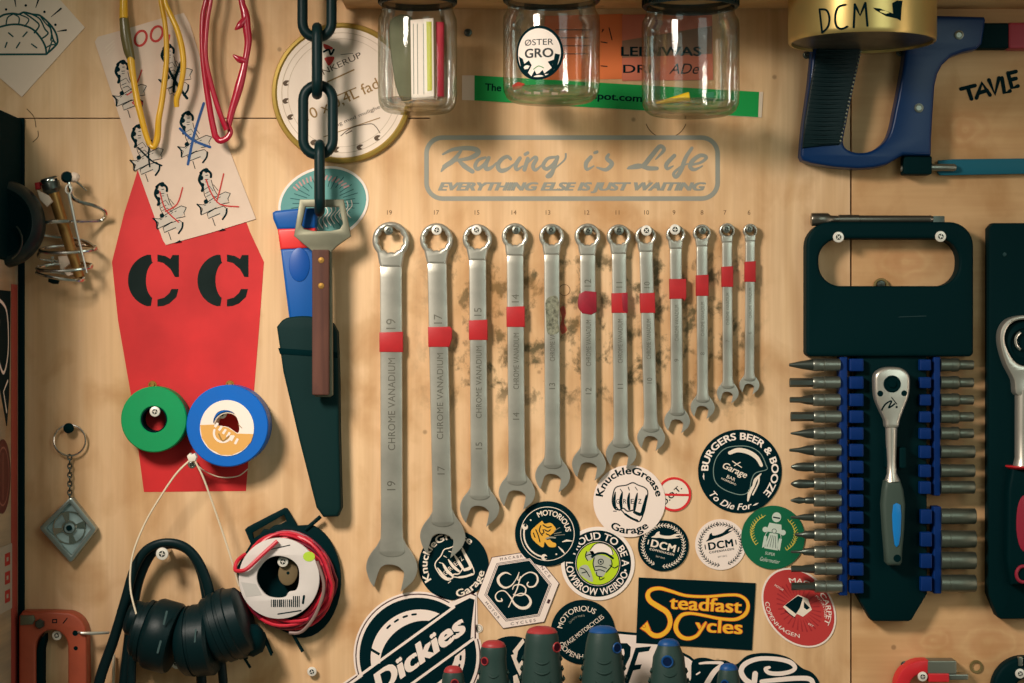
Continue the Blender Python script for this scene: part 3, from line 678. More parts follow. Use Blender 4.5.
for x, y, c in ((154, 384, 'green'), (231, 383.5, 'blue')):
    b = MB(); b.mat(BRASS).lathe((x, y, 0), (0, 0, 1), [(0.01, 9), (2.2, 9), (2.6, 7), (1.2, 6), (1.2, 0)], 12); b.mat(BRASS).tube(arcs := [(x + 3.6 * cos(rad(a)), y + 1 + 3.6 * sin(rad(a)), 8) for a in range(0, 360, 30)], 1, 6, closed=True)
    b.thing('brass_hook', 'tiny brass hook above the %s tape roll' % c, 'hook')
# zip tie
t = thing('cable_tie', 'long clear cable tie looped over a screw below the tape rolls', 'cable tie', 192, 458, 30)
TIE = mat('clear_nylon', (226, 208, 180), 0.4, spec=0.4)
b = MB(40); b.mat(TIE).tube(cat([(189, 461, 40), (176, 474, 40), (160, 497, 38), (145, 522, 36), (134, 550, 40), (131, 572, 44), (133, 592, 50), (140, 614, 56)], 6), 1.0, 6).tube(cat([(195, 461, 40), (203, 478, 38), (211, 502, 34), (221, 533, 30), (230, 562, 28), (237, 588, 26)], 6), 1.0, 6); b.build('strap', t)
b = MB(40); b.mat(mat('white_nylon', (226, 216, 200), 0.5)).poly([(187, 456), (190, 453), (192, 454.5), (195, 453), (197, 457), (195.5, 461), (189, 462)], 34, 42, bev=1.2); b.build('head', t)
screw(192, 464.5, 'clear-headed screw the cable tie hangs from', 4.2, 28, m=CHROME)
b = MB(20); b.mat(TIE).tube(cat([(196, 466, 12), (206, 473, 12), (220, 478, 10), (236, 477, 8), (246, 470, 6)], 6), .6, 5)
b.thing('clear_thread', 'thin clear thread curling under the blue tape roll', 'thread')

# key ring with pendant
t = thing('key_ring', 'key ring on a black nail with a short chain and a square clear pendant', 'key ring', 71, 430, 6)
b = MB(); b.mat(CHROME).tube([(71 + 16 * cos(rad(a)), 440 + 15.5 * sin(rad(a)), 6) for a in range(0, 360, 12)], 1.0, 7, closed=True); b.build('split_ring', t)
b = MB(); b.mat(DSTEEL)
for i in range(10):
    y = 457 + i * 4.4
    b.tube([(71 + (1.9 if i % 2 == 0 else .5) * cos(rad(a)), y + 3 * sin(rad(a)), 6 + (0 if i % 2 == 0 else 1.6) * cos(rad(a))) for a in range(0, 360, 45)], .8, 5, closed=True)
b.build('chain', t)
b = MB(10); b.mat(mat('pendant_frame', (150, 162, 158), 0.25, metal=0.7)).poly([(70, 497.5), (73, 498), (96.5, 528), (96, 531), (73, 561), (70, 562), (41, 530), (40, 527)], 2, 13, holes=[[(70, 503), (91, 529), (71.5, 555), (47, 528)]], bev=1.8)
b.build('pendant_frame', t)
b = MB(10); b.mat(mat('pendant_clear_plastic', (142, 162, 162), 0.18, spec=0.6, noise=0.4, nscale=110)).poly([(70, 502), (92, 529), (71.5, 556), (46, 528)], 3, 8)
b.mat(CHROME).tube([(69 + 16 * cos(rad(a)), 528 + 16 * sin(rad(a)), 8.4) for a in range(0, 360, 15)], 1, 6, closed=True).tube([(69 + 6.5 * cos(rad(a)), 528 + 6.5 * sin(rad(a)), 9) for a in range(0, 360, 20)], 1.3, 6, closed=True)
for a in (80, 170, 260, 350): b.poly([(69 + r * cos(rad(a + o)), 528 + r * sin(rad(a + o))) for r, o in ((7, -20), (16, -16), (16, 10), (7, 10))], 8, 9.6)
b.mat(BLACKM).lathe((69, 528, 9), (0, 0, 1), [(0.01, 1), (3, 1), (3, 0)], 14); b.build('pendant', t)
b = MB(); b.mat(BLACKM).lathe((70.7, 427.8, 0), (0, 0, 1), [(1.5, 0), (1.5, 8), (5.2, 8.5), (5.2, 10), (3.5, 11.5), (0.01, 12)], 18)
b.thing('black_nail', 'black round-headed nail holding the key ring', 'nail')

# orange clamp frame
t = thing('orange_clamp', 'orange U-shaped metal clamp frame in the lower left corner', 'clamp', 55, 650, 4)
b = MB(12); ORA = mat('orange_enamel', (178, 82, 56), 0.45, spec=0.35, noise=0.14, nscale=60)
U = [(37.5, 900), (37.5, 652)] + arc(53.5, 646, 16, 180, 360, 12, 17) + [(69.5, 652), (69.5, 900)]
b.mat(ORA).poly([(20.5, 900), (20.5, 616), (24, 610.5), (55, 610.5)] + arc(66, 633, 22, -80, 0, 8, 22)[0:] + [(88.5, 660), (90, 900)] + U[::-1], 1, 20, bev=2.5, seg=3); body = b.build('clamp_body', t)
b = MB(12); b.mat(BLACKM).poly([(37.5, 900), (37.5, 650), (42, 638), (46, 633.5), (46, 641), (44, 650), (44, 667), (42, 900)], 3, 17, bev=.8); b.build('jaw_liner', t)
b = MB(12); b.mat(mat('worn_zinc', (118, 116, 96), 0.45, metal=0.6, noise=0.2)).poly([(22.5, 614), (36, 614), (37.5, 618), (35, 623), (22.5, 624)], 20, 22.5, bev=.8); b.build('corner_plate', t)
b = MB(12); b.mat(DSTEEL).lathe((42, 622.5, 20), (0, 0, 1), [(5, 0), (5, 3), (4, 4), (0.01, 4)], 6); b.build('hex_nut', t)
b = MB(12); b.mat(BLACKM).lathe((77, 632, 20), (0, 0, 1), [(2.8, 0.2), (0.01, .3)], 14).flat(circ(77.5, 647, 2.2, 10), 20.2, ).flat([(54, 618), (59, 617.6), (59, 622), (54, 622)], 20.2, holes=[[(55, 619), (58, 618.8), (58, 621), (55, 621)]]).stroke([(65, 622), (69, 617)], 1, 20.2)
b.build('stamp_marks', t)
b = MB(20); b.mat(STEEL).tube([(77, 632, 18), (82, 632.6, 23), (92, 633, 22), (108, 633.5, 14)], [1.4, 1.4, 1.8, 1.4], 8); b.build('pin', t)
screw(57, 635.3, 'screw the orange clamp hangs from', 5, 12)
# ---- coil of wire and brass tube, black case and lamp at the left edge
t = thing('black_tool_case', 'matte black case jutting in at the left edge under the board seam', 'case', 0, 160, 10)
b = MB(0); b.mat(BLACKM).poly(rrect(-90, 118.8, 22.3, 262, 3), 1, 200, bev=3, seg=3); b.build('case_body', t)
t = thing('black_lamp', 'round black lamp housing hanging at the left edge beside the wire coils', 'lamp', 0, 225, 20)
b = MB(70); b.mat(mat('lamp_black', (8, 34, 36), 0.35, spec=0.25)).lathe((-8, 222, 30), (0.05, 0, 1), [(0.01, -22), (30, -22), (42, -10), (45.5, 10), (43, 26), (36, 32), (32, 30)], 48).mat(BLACK).lathe((-8, 222, 30), (0.05, 0, 1), [(32, 30), (20, 26), (0.01, 24)], 48); b.build('housing', t)
b = MB(70); b.mat(DSTEEL).tube([(-4 + 24 * cos(rad(a)), 240 + 22 * sin(rad(a)), 62) for a in range(-40, 60, 8)], 1.0, 6); b.build('highlight_arc', t)  # steel arc stands in for the highlight on the round black housing
t = thing('wire_coils', 'chrome wire coils wound round a slanting brass tube', 'coil', 65, 185, 10)
b = MB(24); b.mat(mat('aged_brass', (158, 118, 66), 0.35, metal=0.75, noise=0.15)).tube([(50, 184, 22), (78, 277, 16)], [6.4, 5.2], 16); tb = b.build('brass_tube', t)
b = MB(24); b.mat(DSTEEL).lathe((50.5, 185.5, 22), (0.29, 0.957, -.06), [(0.01, -8), (8, -8), (9.2, -6), (9.2, 4), (7, 6), (6.3, 8)], 20).mat(CHROME).lathe((50.5, 185.5, 22), (0.29, .957, -.06), [(9.4, -6), (9.9, -4.5), (9.4, -3)], 20); b.build('collar', tb)
b = MB(24); b.mat(CHROME); pts = [(69, 182, 26), (71, 190, 26), (74, 198, 28), (82, 202.5, 30), (95, 206, 26), (104, 212, 16), (98, 219, 8), (86, 221, 20), (70, 222, 36), (50, 223, 38), (38, 225, 24)]
b.tube(cat(pts, 6), 1.9, 8)
for i, (y, xr, xl) in enumerate(((249, 96, 40), (267, 92, 37), (276, 84, 37))):
    cx, r = (xr + xl) / 2, (xr - xl) / 2
    b.tube([(cx + r * cos(rad(a)), y + 4.5 * sin(rad(a)) * (1 if i < 2 else .6) + (cos(rad(a)) * (4 if i == 2 else -1)), 24 + 16 * sin(rad(a))) for a in range(-10, 342, 12)], 1.7, 8)
b.tube(cat([(38, 225, 24), (36, 233, 14), (50, 236, 8), (80, 240, 10), (96, 249, 22)], 5), 1.7, 8).tube(cat([(40, 251, 24), (37, 258, 12), (60, 262, 8), (92, 267, 24)], 5), 1.6, 8); b.build('wire_coil', t)
b = MB(40); b.mat(STEEL).tube([(68, 193, 36), (77, 232, 40), (87, 273, 40)], [1.8, 1.4, .9], 8).tube([(68 + 3 * cos(rad(a)), 189 + 4.5 * sin(rad(a)), 36) for a in range(0, 360, 30)], 1.1, 6, closed=True); b.build('steel_needle', t)
b = MB(30); b.mat(BLACK).lathe((66, 177, 26), (.3, -.1, 1), [(0.01, 5), (4.5, 5), (6, 1), (5, -4), (0.01, -5)], 16).mat(PAPER).lathe((74, 177, 24), (1, .1, .3), [(0.01, 5), (4, 3), (5.5, -2), (3, -6), (0.01, -6)], 14).mat(CHROME).tube([(76, 181, 28), (85, 190, 22)], [1.8, .7], 6); b.build('wing_cap', t)
b = MB(24); b.mat(PAPER).poly([(38, 190), (50, 196), (54, 202), (48, 207), (41, 200)], 26, 30, bev=1); b.build('plastic_scrap', t)
b = MB(24); b.mat(REDTAPE).poly([(35, 183), (40, 182), (41, 189), (36, 190)], 22, 27, bev=1); b.build('plastic_scrap', t)
b = MB(10); b.mat(CHROME).tube([(54, 262, -1), (54, 262, 14), (55, 258, 20)], 1.6, 8); b.build('hook', t)
b = MB(24); b.mat(PAPER).poly([(56, 256), (67, 255), (70, 262), (62, 268), (72, 274), (66, 276), (58, 268)], 12, 16, bev=1); b.build('plastic_scrap', t)
b = MB(24); b.mat(BLACK).lathe((53, 280, 20), (1, .2, 0), [(0.01, -5), (3, -5), (4, 0), (3, 5), (0.01, 5)], 12); b.build('end_cap', t)

# ---- ear defenders with cables
t = thing('ear_defenders', 'black ear defenders with twin headbands slung over a screw', 'ear defenders', 165, 548, 30)
def band(pts, r, sq, name='headband'):
    b = MB(36); b.mat(RUBBER).tube(cat(pts, 6), r, 12, squash=sq); b.build(name, t)
band([(92, 720, 24), (97, 683, 24), (112, 640, 26), (124, 600, 28), (133, 570, 30), (145, 551, 32), (163, 543, 34), (182, 546, 34), (196, 560, 32), (206, 584, 30), (213, 618, 28)], [5.6, 5.2, 4.6, 4.4, 5.2, 5.4], .7)
band([(118, 720, 14), (121, 683, 14), (126, 640, 16), (130, 605, 18), (137, 577, 20), (150, 554, 22), (168, 546, 22), (186, 553, 20), (197, 572, 18), (203, 600, 16), (207, 630, 16)], [6.5, 6, 5.5, 4.2, 4.2, 4.6], .8)
band([(128, 720, 24), (129, 690, 24), (130, 660, 24), (134, 630, 28)], 4.5, .8, 'side_arm')
band([(197, 650, 24), (200, 690, 24), (200, 720, 24)], 5.2, .8, 'side_arm'); band([(218, 650, 24), (222, 690, 24), (223, 720, 24)], 4.6, .8, 'side_arm')
def drum(cx, cy, cd, ax, prof, name='ear_cup'):
    b = MB(36); b.mat(RUBBER).lathe((cx, cy, cd), ax, prof, 36); return b.build(name, t)
drum(161, 634.5, 40, (.966, .257, .1), [(0.01, -25), (25, -25), (28, -22), (28, -18), (31.5, -17), (31.5, -13), (30.5, -12.5), (34.5, -9), (36, -6), (36, 13), (34, 16), (20, 16.5), (0.01, 16.5)])
drum(198, 640, 38, (.992, -.12, .1), [(0.01, -18), (30, -18), (34, -14), (35.5, -6), (34, -5.5), (34, -3), (36, -2), (36, 14), (33, 17), (0.01, 17)])
c3 = drum(228, 625, 36, (.93, -.36, .05), [(0.01, -20), (31, -20), (34, -16), (34, -10), (36, -9), (36, -3), (35, -2.5), (35, 0), (37, 1), (37, 7), (35, 8), (33, 18), (28, 21), (0.01, 22)])
drum(137, 619, 36, (.95, .3, 0), [(0.01, -10), (14, -10), (18, -6), (18, 12), (0.01, 14)], 'hinge_boss')
b = MB(36); b.mat(BLACK).lathe((252, 640, 34), (.97, -.2, 0), [(0.01, -8), (14, -8), (17, -2), (14, 8), (8, 12), (0.01, 13)], 24).tube([(236, 650, 34), (245, 659, 36), (250, 668, 34)], 1.4, 6).tube([(262, 637, 34), (268, 648, 34), (271, 656, 32)], 1.2, 6).tube([(236, 655, 34), (248, 658, 38)], 1, 6); b.build('plug', t)
b = MB(36); b.mat(mat('faint_grey_ink', (62, 84, 84), 0.6)).stroke([(171, 618), (174, 606)], 2, 77).stroke([(165, 646), (168, 635)], 2, 77).stroke([(201, 636), (202, 624)], 1.6, 74.6); b.build('cup_print', t)
screw(162.3, 553.8, 'white-rimmed screw under the arch of the headbands', 6.4, 40)
screw(177, 663, 'screw low between the two ear cups', 6, 10)
b = MB(10); b.mat(TIE).tube([(112, 720, 6), (113, 655, 6)], 1.6, 6); b.thing('clear_tube', 'clear plastic tube behind the headband at the lower left', 'tube')

# ---- wire spool
t = thing('wire_spool', 'spool of red wire on a black hanger card with a white label', 'spool', 283, 560, 4)
b = MB(20); cardp = [(243, 531), (246, 528), (283, 509), (286, 510), (296, 527)] + [(300 + 40 * cos(rad(a)), 582 + 58 * sin(rad(a))) for a in range(-75, 100, 10)] + [(262, 624), (240, 600), (234, 570), (249, 545)]
b.mat(BLACK).poly(cardp, 3, 8, holes=[[(251, 534), (252, 540), (258, 536), (262, 530.5), (267, 531), (272, 527), (279, 525.5), (285, 522), (282.5, 516)]], bev=1); b.build('hanger_card', t)
b = MB(20); b.mat(BLACK).tube([(304, 531, 8), (319.5, 517.5, 10)], 2, 8); b.build('peg', t)
REDW = mat('red_wire', (200, 34, 54), 0.38, spec=0.5); DRW = mat('wine_wire', (120, 26, 48), 0.38, spec=0.5)
b = MB(20)
for i in range(17):
    cx = 283 + (i % 6) * 1.7 + random.uniform(-1, 1); cy = 581 + random.uniform(-2, 4); r = 39.5 + (i % 5) * 1.5 + random.uniform(-1, 1)
    b.mat(DRW if i % 3 == 1 else REDW)
    pts = [(cx + (r - 2 * (a > 90)) * cos(rad(a)), cy + r * 1.03 * sin(rad(a)) + 3 * sin(rad(a * 2 + i * 40)), 12 + (i % 4) * 4 + 3 * sin(rad(a * 3 + i * 50))) for a in range(0, 360, 10)]
    b.tube(pts, 1.7, 7, closed=True)
b.mat(mat('grey_wire', (134, 110, 104), 0.4)).tube(cat([(318, 560, 31), (325, 585, 31), (317, 612, 30), (303, 630, 28), (290, 632, 26)], 6), 1.7, 7)
b.mat(BLACK).lathe((281, 580, 10), (0, 0, 1), [(24, 0), (24, 20)], 32); b.build('wire_winding', t)
b = MB(32); b.mat(mat('spool_label', (212, 202, 196), 0.6, noise=0.05, nscale=60)); hole = cat([(261, 566), (268, 559), (278, 556), (290, 559), (298, 567), (299, 580), (296, 590), (289, 592), (285, 597), (276, 598), (266, 595), (258, 584), (257, 574)], 4, True)
b.poly(circ(279, 578.5, 40.5, 60), 28, 32, holes=[hole], bev=.8); lab = b.build('label_disc', t)
b = MB(32); b.mat(BLACKINK)
for i in range(15):
    w_ = random.choice((.7, 1.1, 1.5)); x = 271 + i * 2; b.flat([(x, 599.5 if i < 11 else 596), (x + w_, 599.5 if i < 11 else 596), (x + w_, 607), (x, 607)], 32.25)
b.stroke([(278, 614), (301, 610.5)], 1.2, 32.25).stroke([(303, 603), (304, 596)], 2.2, 32.25).stroke([(268, 550), (290, 545)], .9, 32.25)
b.build('label_print', lab); b = MB(32); b.mat(mat('grey_panel', (190, 184, 178), .6)).flat([(241, 582), (256, 584), (262, 595), (246, 597)], 32.2)
b.build('grey_panel', lab); b = MB(32); b.mat(mat('lime_dot', (176, 206, 60), .5)).flat(circ(309, 556.5, 6, 14, 5), 32.3); b.build('lime_dot', lab)
b = MB(20); b.mat(mat('brown_core', (112, 94, 66), .7)).poly(circ(288, 573, 10, 20, 13, 10), 8, 20, bev=1.5).mat(BLACKM).flat(circ(288, 573, 1.6, 10), 20.2); b.build('core_plug', t)
b = MB(36); b.mat(REDW).tube(cat([(277.5, 541, 36), (262, 555, 37), (248, 568, 38), (240, 571, 36), (234.5, 570, 32), (236, 562, 26), (243, 556, 18)], 6), 2.0, 8); b.build('loose_wire', t)
b = MB(20); b.mat(BLACK).tube([(291, 634, 10), (302, 653, 12)], 1.7, 6).tube([(262, 634, 10), (271, 655, 12)], 1.7, 6); b.build('wire_clip', t)
screw(283, 561.5, 'white-rimmed screw through the hole of the wire spool', 5.6, 24)
screw(312, 671.5, 'bare screw in the board below the wire spool', 4.8, 5)

# ------------------------------------------------------------------ jars, tin, notices under the shelf
TG = mat('green_masking', (0, 148, 66), 0.55)
b = MB(); b.mat(PAPER).poly([(462, 75.5), (476, 75.5), (758, 92), (763, 92), (761.5, 117.5), (756, 117.5), (474, 100.5), (462, 100)], 0.4, 0.8)
b.mat(TG).flat([(474.5, 75.5), (759, 92), (758, 117.3), (474.5, 100.6)], 0.95); b.mat(BLACKINK).text('The', 493, 91, 7.5, 1.05, rot=3, bold=0.03).text('spot.com', 617, 100.5, 7.5, 1.05, rot=3.5, w=50, bold=0.03)
b.thing('green_banner_strip', 'long bright green printed strip stuck behind the three jars', 'sign')
b = MB(); b.mat(mat('orange_paper', (226, 118, 66), 0.8)).poly([(545, 16), (623, 14), (623, 79), (540, 80)], 0.3, 0.7); b.mat(BLACKINK)
b.stroke([(602, 32), (603, 30)], 1, .85).stroke([(609, 28), (612, 40)], 1, .85).stroke([(601, 42), (607, 43)], 1, .85).stroke([(601, 66), (607, 66.5)], 1, .85).text('"', 603, 34, 5, .85)
for y in (30, 38, 46, 54): b.stroke([(556, y), (590, y)], .8, .85)
b.thing('orange_notice', 'orange paper notice between the middle and right jars', 'notice')
b = MB(); b.mat(mat('salmon_paper', (204, 112, 88), 0.8)).poly([(622, 15), (712, 13), (713, 80), (622, 81)], 0.9, 1.3); b.mat(mat('grey_patch', (136, 100, 80), .8)).flat([(622, 41), (712, 26), (712, 54), (622, 58)], 1.4)
b.mat(BLACKINK).text('LEENWAS', 661, 56, 9.5, 1.5, w=80, bold=0.03).text('DRI', 637, 73, 8.5, 1.5, w=28, bold=0.02).text('ADe', 684, 74, 11, 1.5, w=30, shear=.3)
b.thing('salmon_notice', 'salmon red notice with bold black lettering behind the right jar', 'notice')

GLASS = glass_mat('jar_glass', (253, 254, 252), (214, 220, 204))
def jar(label, cx, R, ytop, ybot, cd, lid_m, neck=.9):
    """ytop/ybot: picture rows of shelf contact and base"""
    K = 1 - cd / D
    t = thing('hanging_jar', label, 'jar', cx, ytop, cd, 'jars hanging under the shelf')
    b = MB(cd); b.mat(GLASS); L = lambda y: y
    y0 = ytop
    out = [(R * neck, y0 + 4), (R * neck, y0 + 16), (R * .93, y0 + 20), (R * .99, y0 + 25), (R, y0 + 31), (R, ybot - 18), (R * .985, ybot - 10), (R * .92, ybot - 4), (R * .84, ybot - 1), (R * .78, ybot), (0.01, ybot - 1.5)]
    inn = [(0.01, ybot - 6), (R * .76, ybot - 5.5), (R * .88, ybot - 9), (R * .94, ybot - 16), (R * .95, y0 + 32), (R * .93, y0 + 26), (R * .86, y0 + 20), (R * .84, y0 + 16), (R * .84, y0 + 4)]
    prof = out + [(0.01, ybot - 5), (R * .8, ybot - 5.5), (R * .93, ybot - 12)]
    b.lathe((cx, 0, cd), (0, 1, 0), prof, 56, closed=False); b.build('glass_body', t, smooth=60)
    b = MB(cd); b.mat(lid_m); lb = y0 + 11
    pr = [(0.01, y0 - 8), (R * .96, y0 - 8), (R * .98, y0 - 6), (R * .98, lb - 1), (R * .96, lb), (R * .91, lb), (R * .91, y0 - 4), (0.01, y0 - 4)]
    b.lathe((cx, 0, cd), (0, 1, 0), pr, 56)
    for i in range(40):
        a = 2 * pi * i / 40; x, d = cx + R * .985 * cos(a), cd + R * .985 * sin(a); b.tube([(x, y0 - 5, d), (x, lb - 1.5, d)], .7, 4)
    b.build('lid', t)
    return t
LID = mat('lid_dark', (14, 40, 44), 0.4, spec=0.35)
jar('glass jar at the left under the shelf, holding a folded packet', 417.5, 39.5, -6, 112, 62, LID)
jar('glass jar in the middle under the shelf, with a round black and white sticker', 551.5, 48.5, -8, 102, 70, LID)
jar('widest glass jar at the right of the three, with a yellow plug inside', 690.5, 48.8, -3, 115, 70, LID)
b = MB(62); b.mat(mat('olive_pouch', (104, 104, 80), 0.7, noise=.15)).poly(cat([(390, 22), (412, 18), (414, 60), (411, 101), (400, 98), (393, 70)], 4, True), 56, 64, bev=2)
b.thing('olive_pouch', 'dull olive pouch standing inside the left jar', 'pouch')
b = MB(62); b.mat(WHITE).poly([(411, 22), (434, 20), (435, 101), (412, 102)], 60, 76, bev=1.5).mat(mat('yellow_green_ink', (190, 186, 60), .6)).poly([(427, 24), (432, 24), (432.5, 92), (428, 93)], 76, 76.6).mat(GREYINK)
for x in (414, 418, 424): b.stroke([(x, 26), (x + .5, 96)], .7, 76.2, cap=False)
b.thing('striped_packet', 'white packet with a yellow stripe inside the left jar', 'packet')
b = MB(62); b.mat(mat('crimson_card', (178, 34, 56), .6)).poly([(436, 23), (444, 23), (444, 97), (437, 98)], 54, 70, bev=1); b.thing('red_packet', 'slim crimson packet inside the left jar', 'packet')
# round sticker wrapped on the middle jar
b = MB(70); R_ = 49.3
def wrap(o, r=R_):
    return o
SC = (540, 41); sr = 24.5
def wpt(x, y, lift):
    x -= 3.2; y += 6.8
    a = (x - 551.5) / R_; rr = R_ + lift; return (551.5 + rr * sin(a), y, 70 + rr * cos(a))
class WB(MB):
    def P(s, x, y, d): return MB.P(s, *wpt(*s.xy(x, y), d))
b = WB(70)
def discgrid(b, cx, cy, r, d, ry=None):
    ry = ry or r; i0 = b.add([(cx, cy, d)]); prev = None
    for q_ in range(1, 6):
        ring = b.add([(cx + r * q_ / 5 * cos(2 * pi * j / 40), cy + ry * q_ / 5 * sin(2 * pi * j / 40), d) for j in range(40)])
        for j in range(40):
            k_ = (j + 1) % 40
            if prev is None: b.face((i0, ring + j, ring + k_))
            else: b.face((prev + j, ring + j, ring + k_, prev + k_))
        prev = ring
b.mat(BLACKINK); discgrid(b, 540.5, 53, 25, 0.1, 26.5); b.mat(WHITE); discgrid(b, 540.5, 53, 22.3, 0.3, 23.8)
b.mat(BLACKINK)
for pts in ([(519, 55), (524, 58), (526, 63), (531, 60), (534, 65), (530, 72), (534, 76), (528, 74), (522, 67)], [(562, 55), (557, 54), (556, 60), (550, 62), (554, 68), (546, 74), (552, 74), (559, 67)], [(533, 77), (537, 70), (539, 74), (542, 73), (545, 70), (548, 76), (541, 79)]): b.flat(pts, 0.5)
b.mat(mat('leaf_ink', (90, 150, 90), .6)).stroke(cat([(536, 69), (541, 66), (546, 68)], 4), .9, .6)
b.mat(mat('grey_black_ink', (52, 52, 52), .6)).text('ØSTER', 541, 45.5, 6.2, .55, w=29, bold=-0.005).text('GRO', 541, 57.5, 9.2, .55, w=29, bold=0.03)
b.thing('round_jar_sticker', 'round black and white sticker with bold lettering on the middle jar', 'sticker')
b = MB(70); b.mat(mat('red_bits', (206, 70, 50), .5)).poly([(512, 85), (518, 82), (525, 84), (521, 88), (513, 90)], 66, 72, bev=1); b.thing('red_plastic_bit', 'small red plastic piece lying in the middle jar', 'plug')
b = MB(70); b.mat(WHITE)
for i in range(5): b.lathe((528 + i * 9, 91.5 + (i % 2), 60 + 6 * (i % 3)), (1, .1, .2), [(0.01, -3), (1.6, -3), (1.2, 3), (0.01, 3)], 8)
b.thing('pale_plug_bits', 'few pale wall plugs lying at the bottom of the middle jar', 'plug')
b = MB(70); b.mat(mat('yellow_plug', (232, 190, 30), .4)).lathe((672, 101, 78), (.96, -.17, .1), [(0.01, -17), (1, -16), (4.8, 14), (5, 17), (3, 17.5), (0.01, 17)], 14); b.thing('yellow_wall_plug', 'yellow tapered wall plug lying in the right jar', 'plug')
b = MB(70); b.mat(mat('green_bit', (50, 130, 92), .5)).poly([(706, 93), (714, 92), (714, 101), (707, 101)], 66, 74, bev=1); b.thing('green_plug', 'small green plug at the bottom of the right jar', 'plug')
# gold tin
t = thing('gold_tin', 'gold lacquered round tin fixed under the shelf, marked DCM in black', 'tin', 862, 0, 82)
b = MB(82); b.mat(GOLD).lathe((862, 0, 82), (0, 1, 0), [(0.01, -14), (73, -14), (73.3, -2), (73.3, 38), (73.0, 41), (72.2, 43), (70, 43), (69.5, 38), (69.5, -12), (0.01, -12)], 96); b.build('tin_body', t)
b = MB(82); b.mat(mat('crumpled_foil', (122, 116, 104), .35, metal=.8, noise=.4, nscale=45, bump=.8, bscale=60)).lathe((862, 0, 82), (0, 1, 0), [(0.01, 40), (30, 41.5), (69.3, 40.5), (69.3, 37), (0.01, 34)], 64); b.build('foil_bottom', t)
class TB(MB):
    def P(s, x, y, d):
        x, y = s.xy(x, y); x -= 14; y = 13 + y * .92; a = (x - 862) / 73.0; rr = 73.3 + d; return MB.P2(s, 862 + rr * sin(a), y, 82 + rr * cos(a))
MB.P2 = lambda s, x, y, d: ((x - CX) * s.k * S, -d * S, (CY - y) * s.k * S)
b = TB(82); b.mat(BLACKINK)
def finer(pts, n=4): return [(pts[i][0] + (pts[i + 1][0] - pts[i][0]) * j / n, pts[i][1] + (pts[i + 1][1] - pts[i][1]) * j / n) for i in range(len(pts) - 1) for j in range(n)] + [pts[-1]]
for p_ in ([(820, 6), (823, 31)], cat([(820, 6), (828, 8), (831, 17), (829, 26), (823, 31)], 4), cat([(847, 4), (840, 6), (837, 15), (838, 25), (843, 29), (849, 27)], 4), [(855, 28), (856, 4)], [(856, 4), (861, 16), (866, 3)], [(866, 3), (868, 27)]): b.stroke(finer(list(p_), 2), 2.2, 0.25)
b.flat([(873, 8), (880, 9), (893, 14), (892, 3), (897, 0), (903, 0), (902, 8), (901, 21), (897, 19), (886, 17), (876, 11)], 0.3)
b.build('marker_text', t)
screw(806.7, 55, 'dark screw peeping out under the left of the gold tin', 4, 8, m=DSTEEL)
screw(468, 32.5, 'dark screw head sunk in the board between the left and middle jars', 4, 1.5, m=DSTEEL)
# ------------------------------------------------------------------ hacksaw
t = thing('hacksaw', 'blue handled hacksaw with black ribbed grip hanging at the upper right', 'hacksaw', 880, 110, 4)
u = 270 / 1024.0
def c4(pts, oy=0): return [(754 + x * u, oy + y * u) for x, y in pts]
b = MB(18)
out = c4([(250, 60), (690, 63), (868, 68), (872, 80), (858, 170), (838, 190), (790, 200), (742, 218), (708, 250), (690, 285), (680, 330), (674, 420), (668, 520), (666, 592), (560, 590), (530, 608), (500, 626), (450, 638), (390, 642), (300, 636), (215, 622), (180, 610), (172, 592), (180, 560), (250, 556), (318, 560), (330, 575), (300, 80)])
outer = c4([(230, 62), (690, 63), (868, 68), (872, 80), (858, 170), (838, 190), (790, 200), (742, 218), (708, 250), (690, 285), (680, 330), (674, 420), (668, 520), (666, 592), (560, 590), (530, 608), (500, 626), (450, 638), (390, 642), (300, 636), (215, 622), (180, 610), (172, 592), (182, 480), (205, 320)])
inner = c4([(418, 150), (560, 150), (566, 215), (548, 330), (530, 420), (512, 500), (486, 545), (440, 575), (395, 582), (355, 572), (335, 548), (340, 500), (375, 330), (400, 210)])
b.mat(mat('hacksaw_blue', (0, 42, 88), 0.35, spec=0.3)).poly(outer, 6, 26, holes=[cat(inner, 3, True)], bev=3.2, seg=3); fr = b.build('handle_frame', t)
b = MB(18); b.mat(RUBBER).poly(c4([(246, 120), (398, 120), (396, 205), (362, 350), (330, 500), (318, 553), (250, 558), (178, 566), (186, 470), (210, 320)]), 20, 29, bev=2.5)
for i in range(26):
    f = i / 25; y = 130 + f * 415; xl = 243 - f * 62; xr = 398 - f * 76
    b.tube([(754 + xl * u, y * u, 28), (754 + (xl + xr) / 2 * u, (y + 2) * u, 30), (754 + xr * u, y * u, 28)], 1.1, 6)
b.build('rubber_grip', t)
b = MB(26); b.mat(mat('grip_edge', (120, 124, 104), .35, spec=.5))  # bead edge; its pale colour holds the gloss highlights of the ridged grip
for i in range(24):
    f = i / 23; b.lathe((754 + (403 - f * 76) * u, (195 + f * 340) * u, 27), (0, 0, 1), [(0.01, 2), (1.0, 1.4), (1.4, 0)], 8)
b.build('grip_edge', t)
b = MB(12); b.mat(BLACK).box(975, 24, 1007, 49.5, 6, 20, 2, 2).mat(mat('dusky_red_enamel', (168, 58, 72), .4, spec=.4)).box(1006, 23.5, 1200, 50, 5, 21, 3, 3); b.build('top_tube', t)
b = MB(12); b.mat(BLACK).box(902, 156.5, 930.5, 175, 4, 20, 2, 1.6).mat(SOCK).lathe((930, 167.5, 12), (1, 0, 0), [(0.01, 0), (3.6, 0), (3.6, 24), (2.6, 26), (0.01, 26)], 16).mat(STEEL).lathe((902.5, 168.5, 12), (-1, 0, 0), [(3, 0), (3, 1.6), (0.01, 2)], 14); b.build('blade_holder', t)
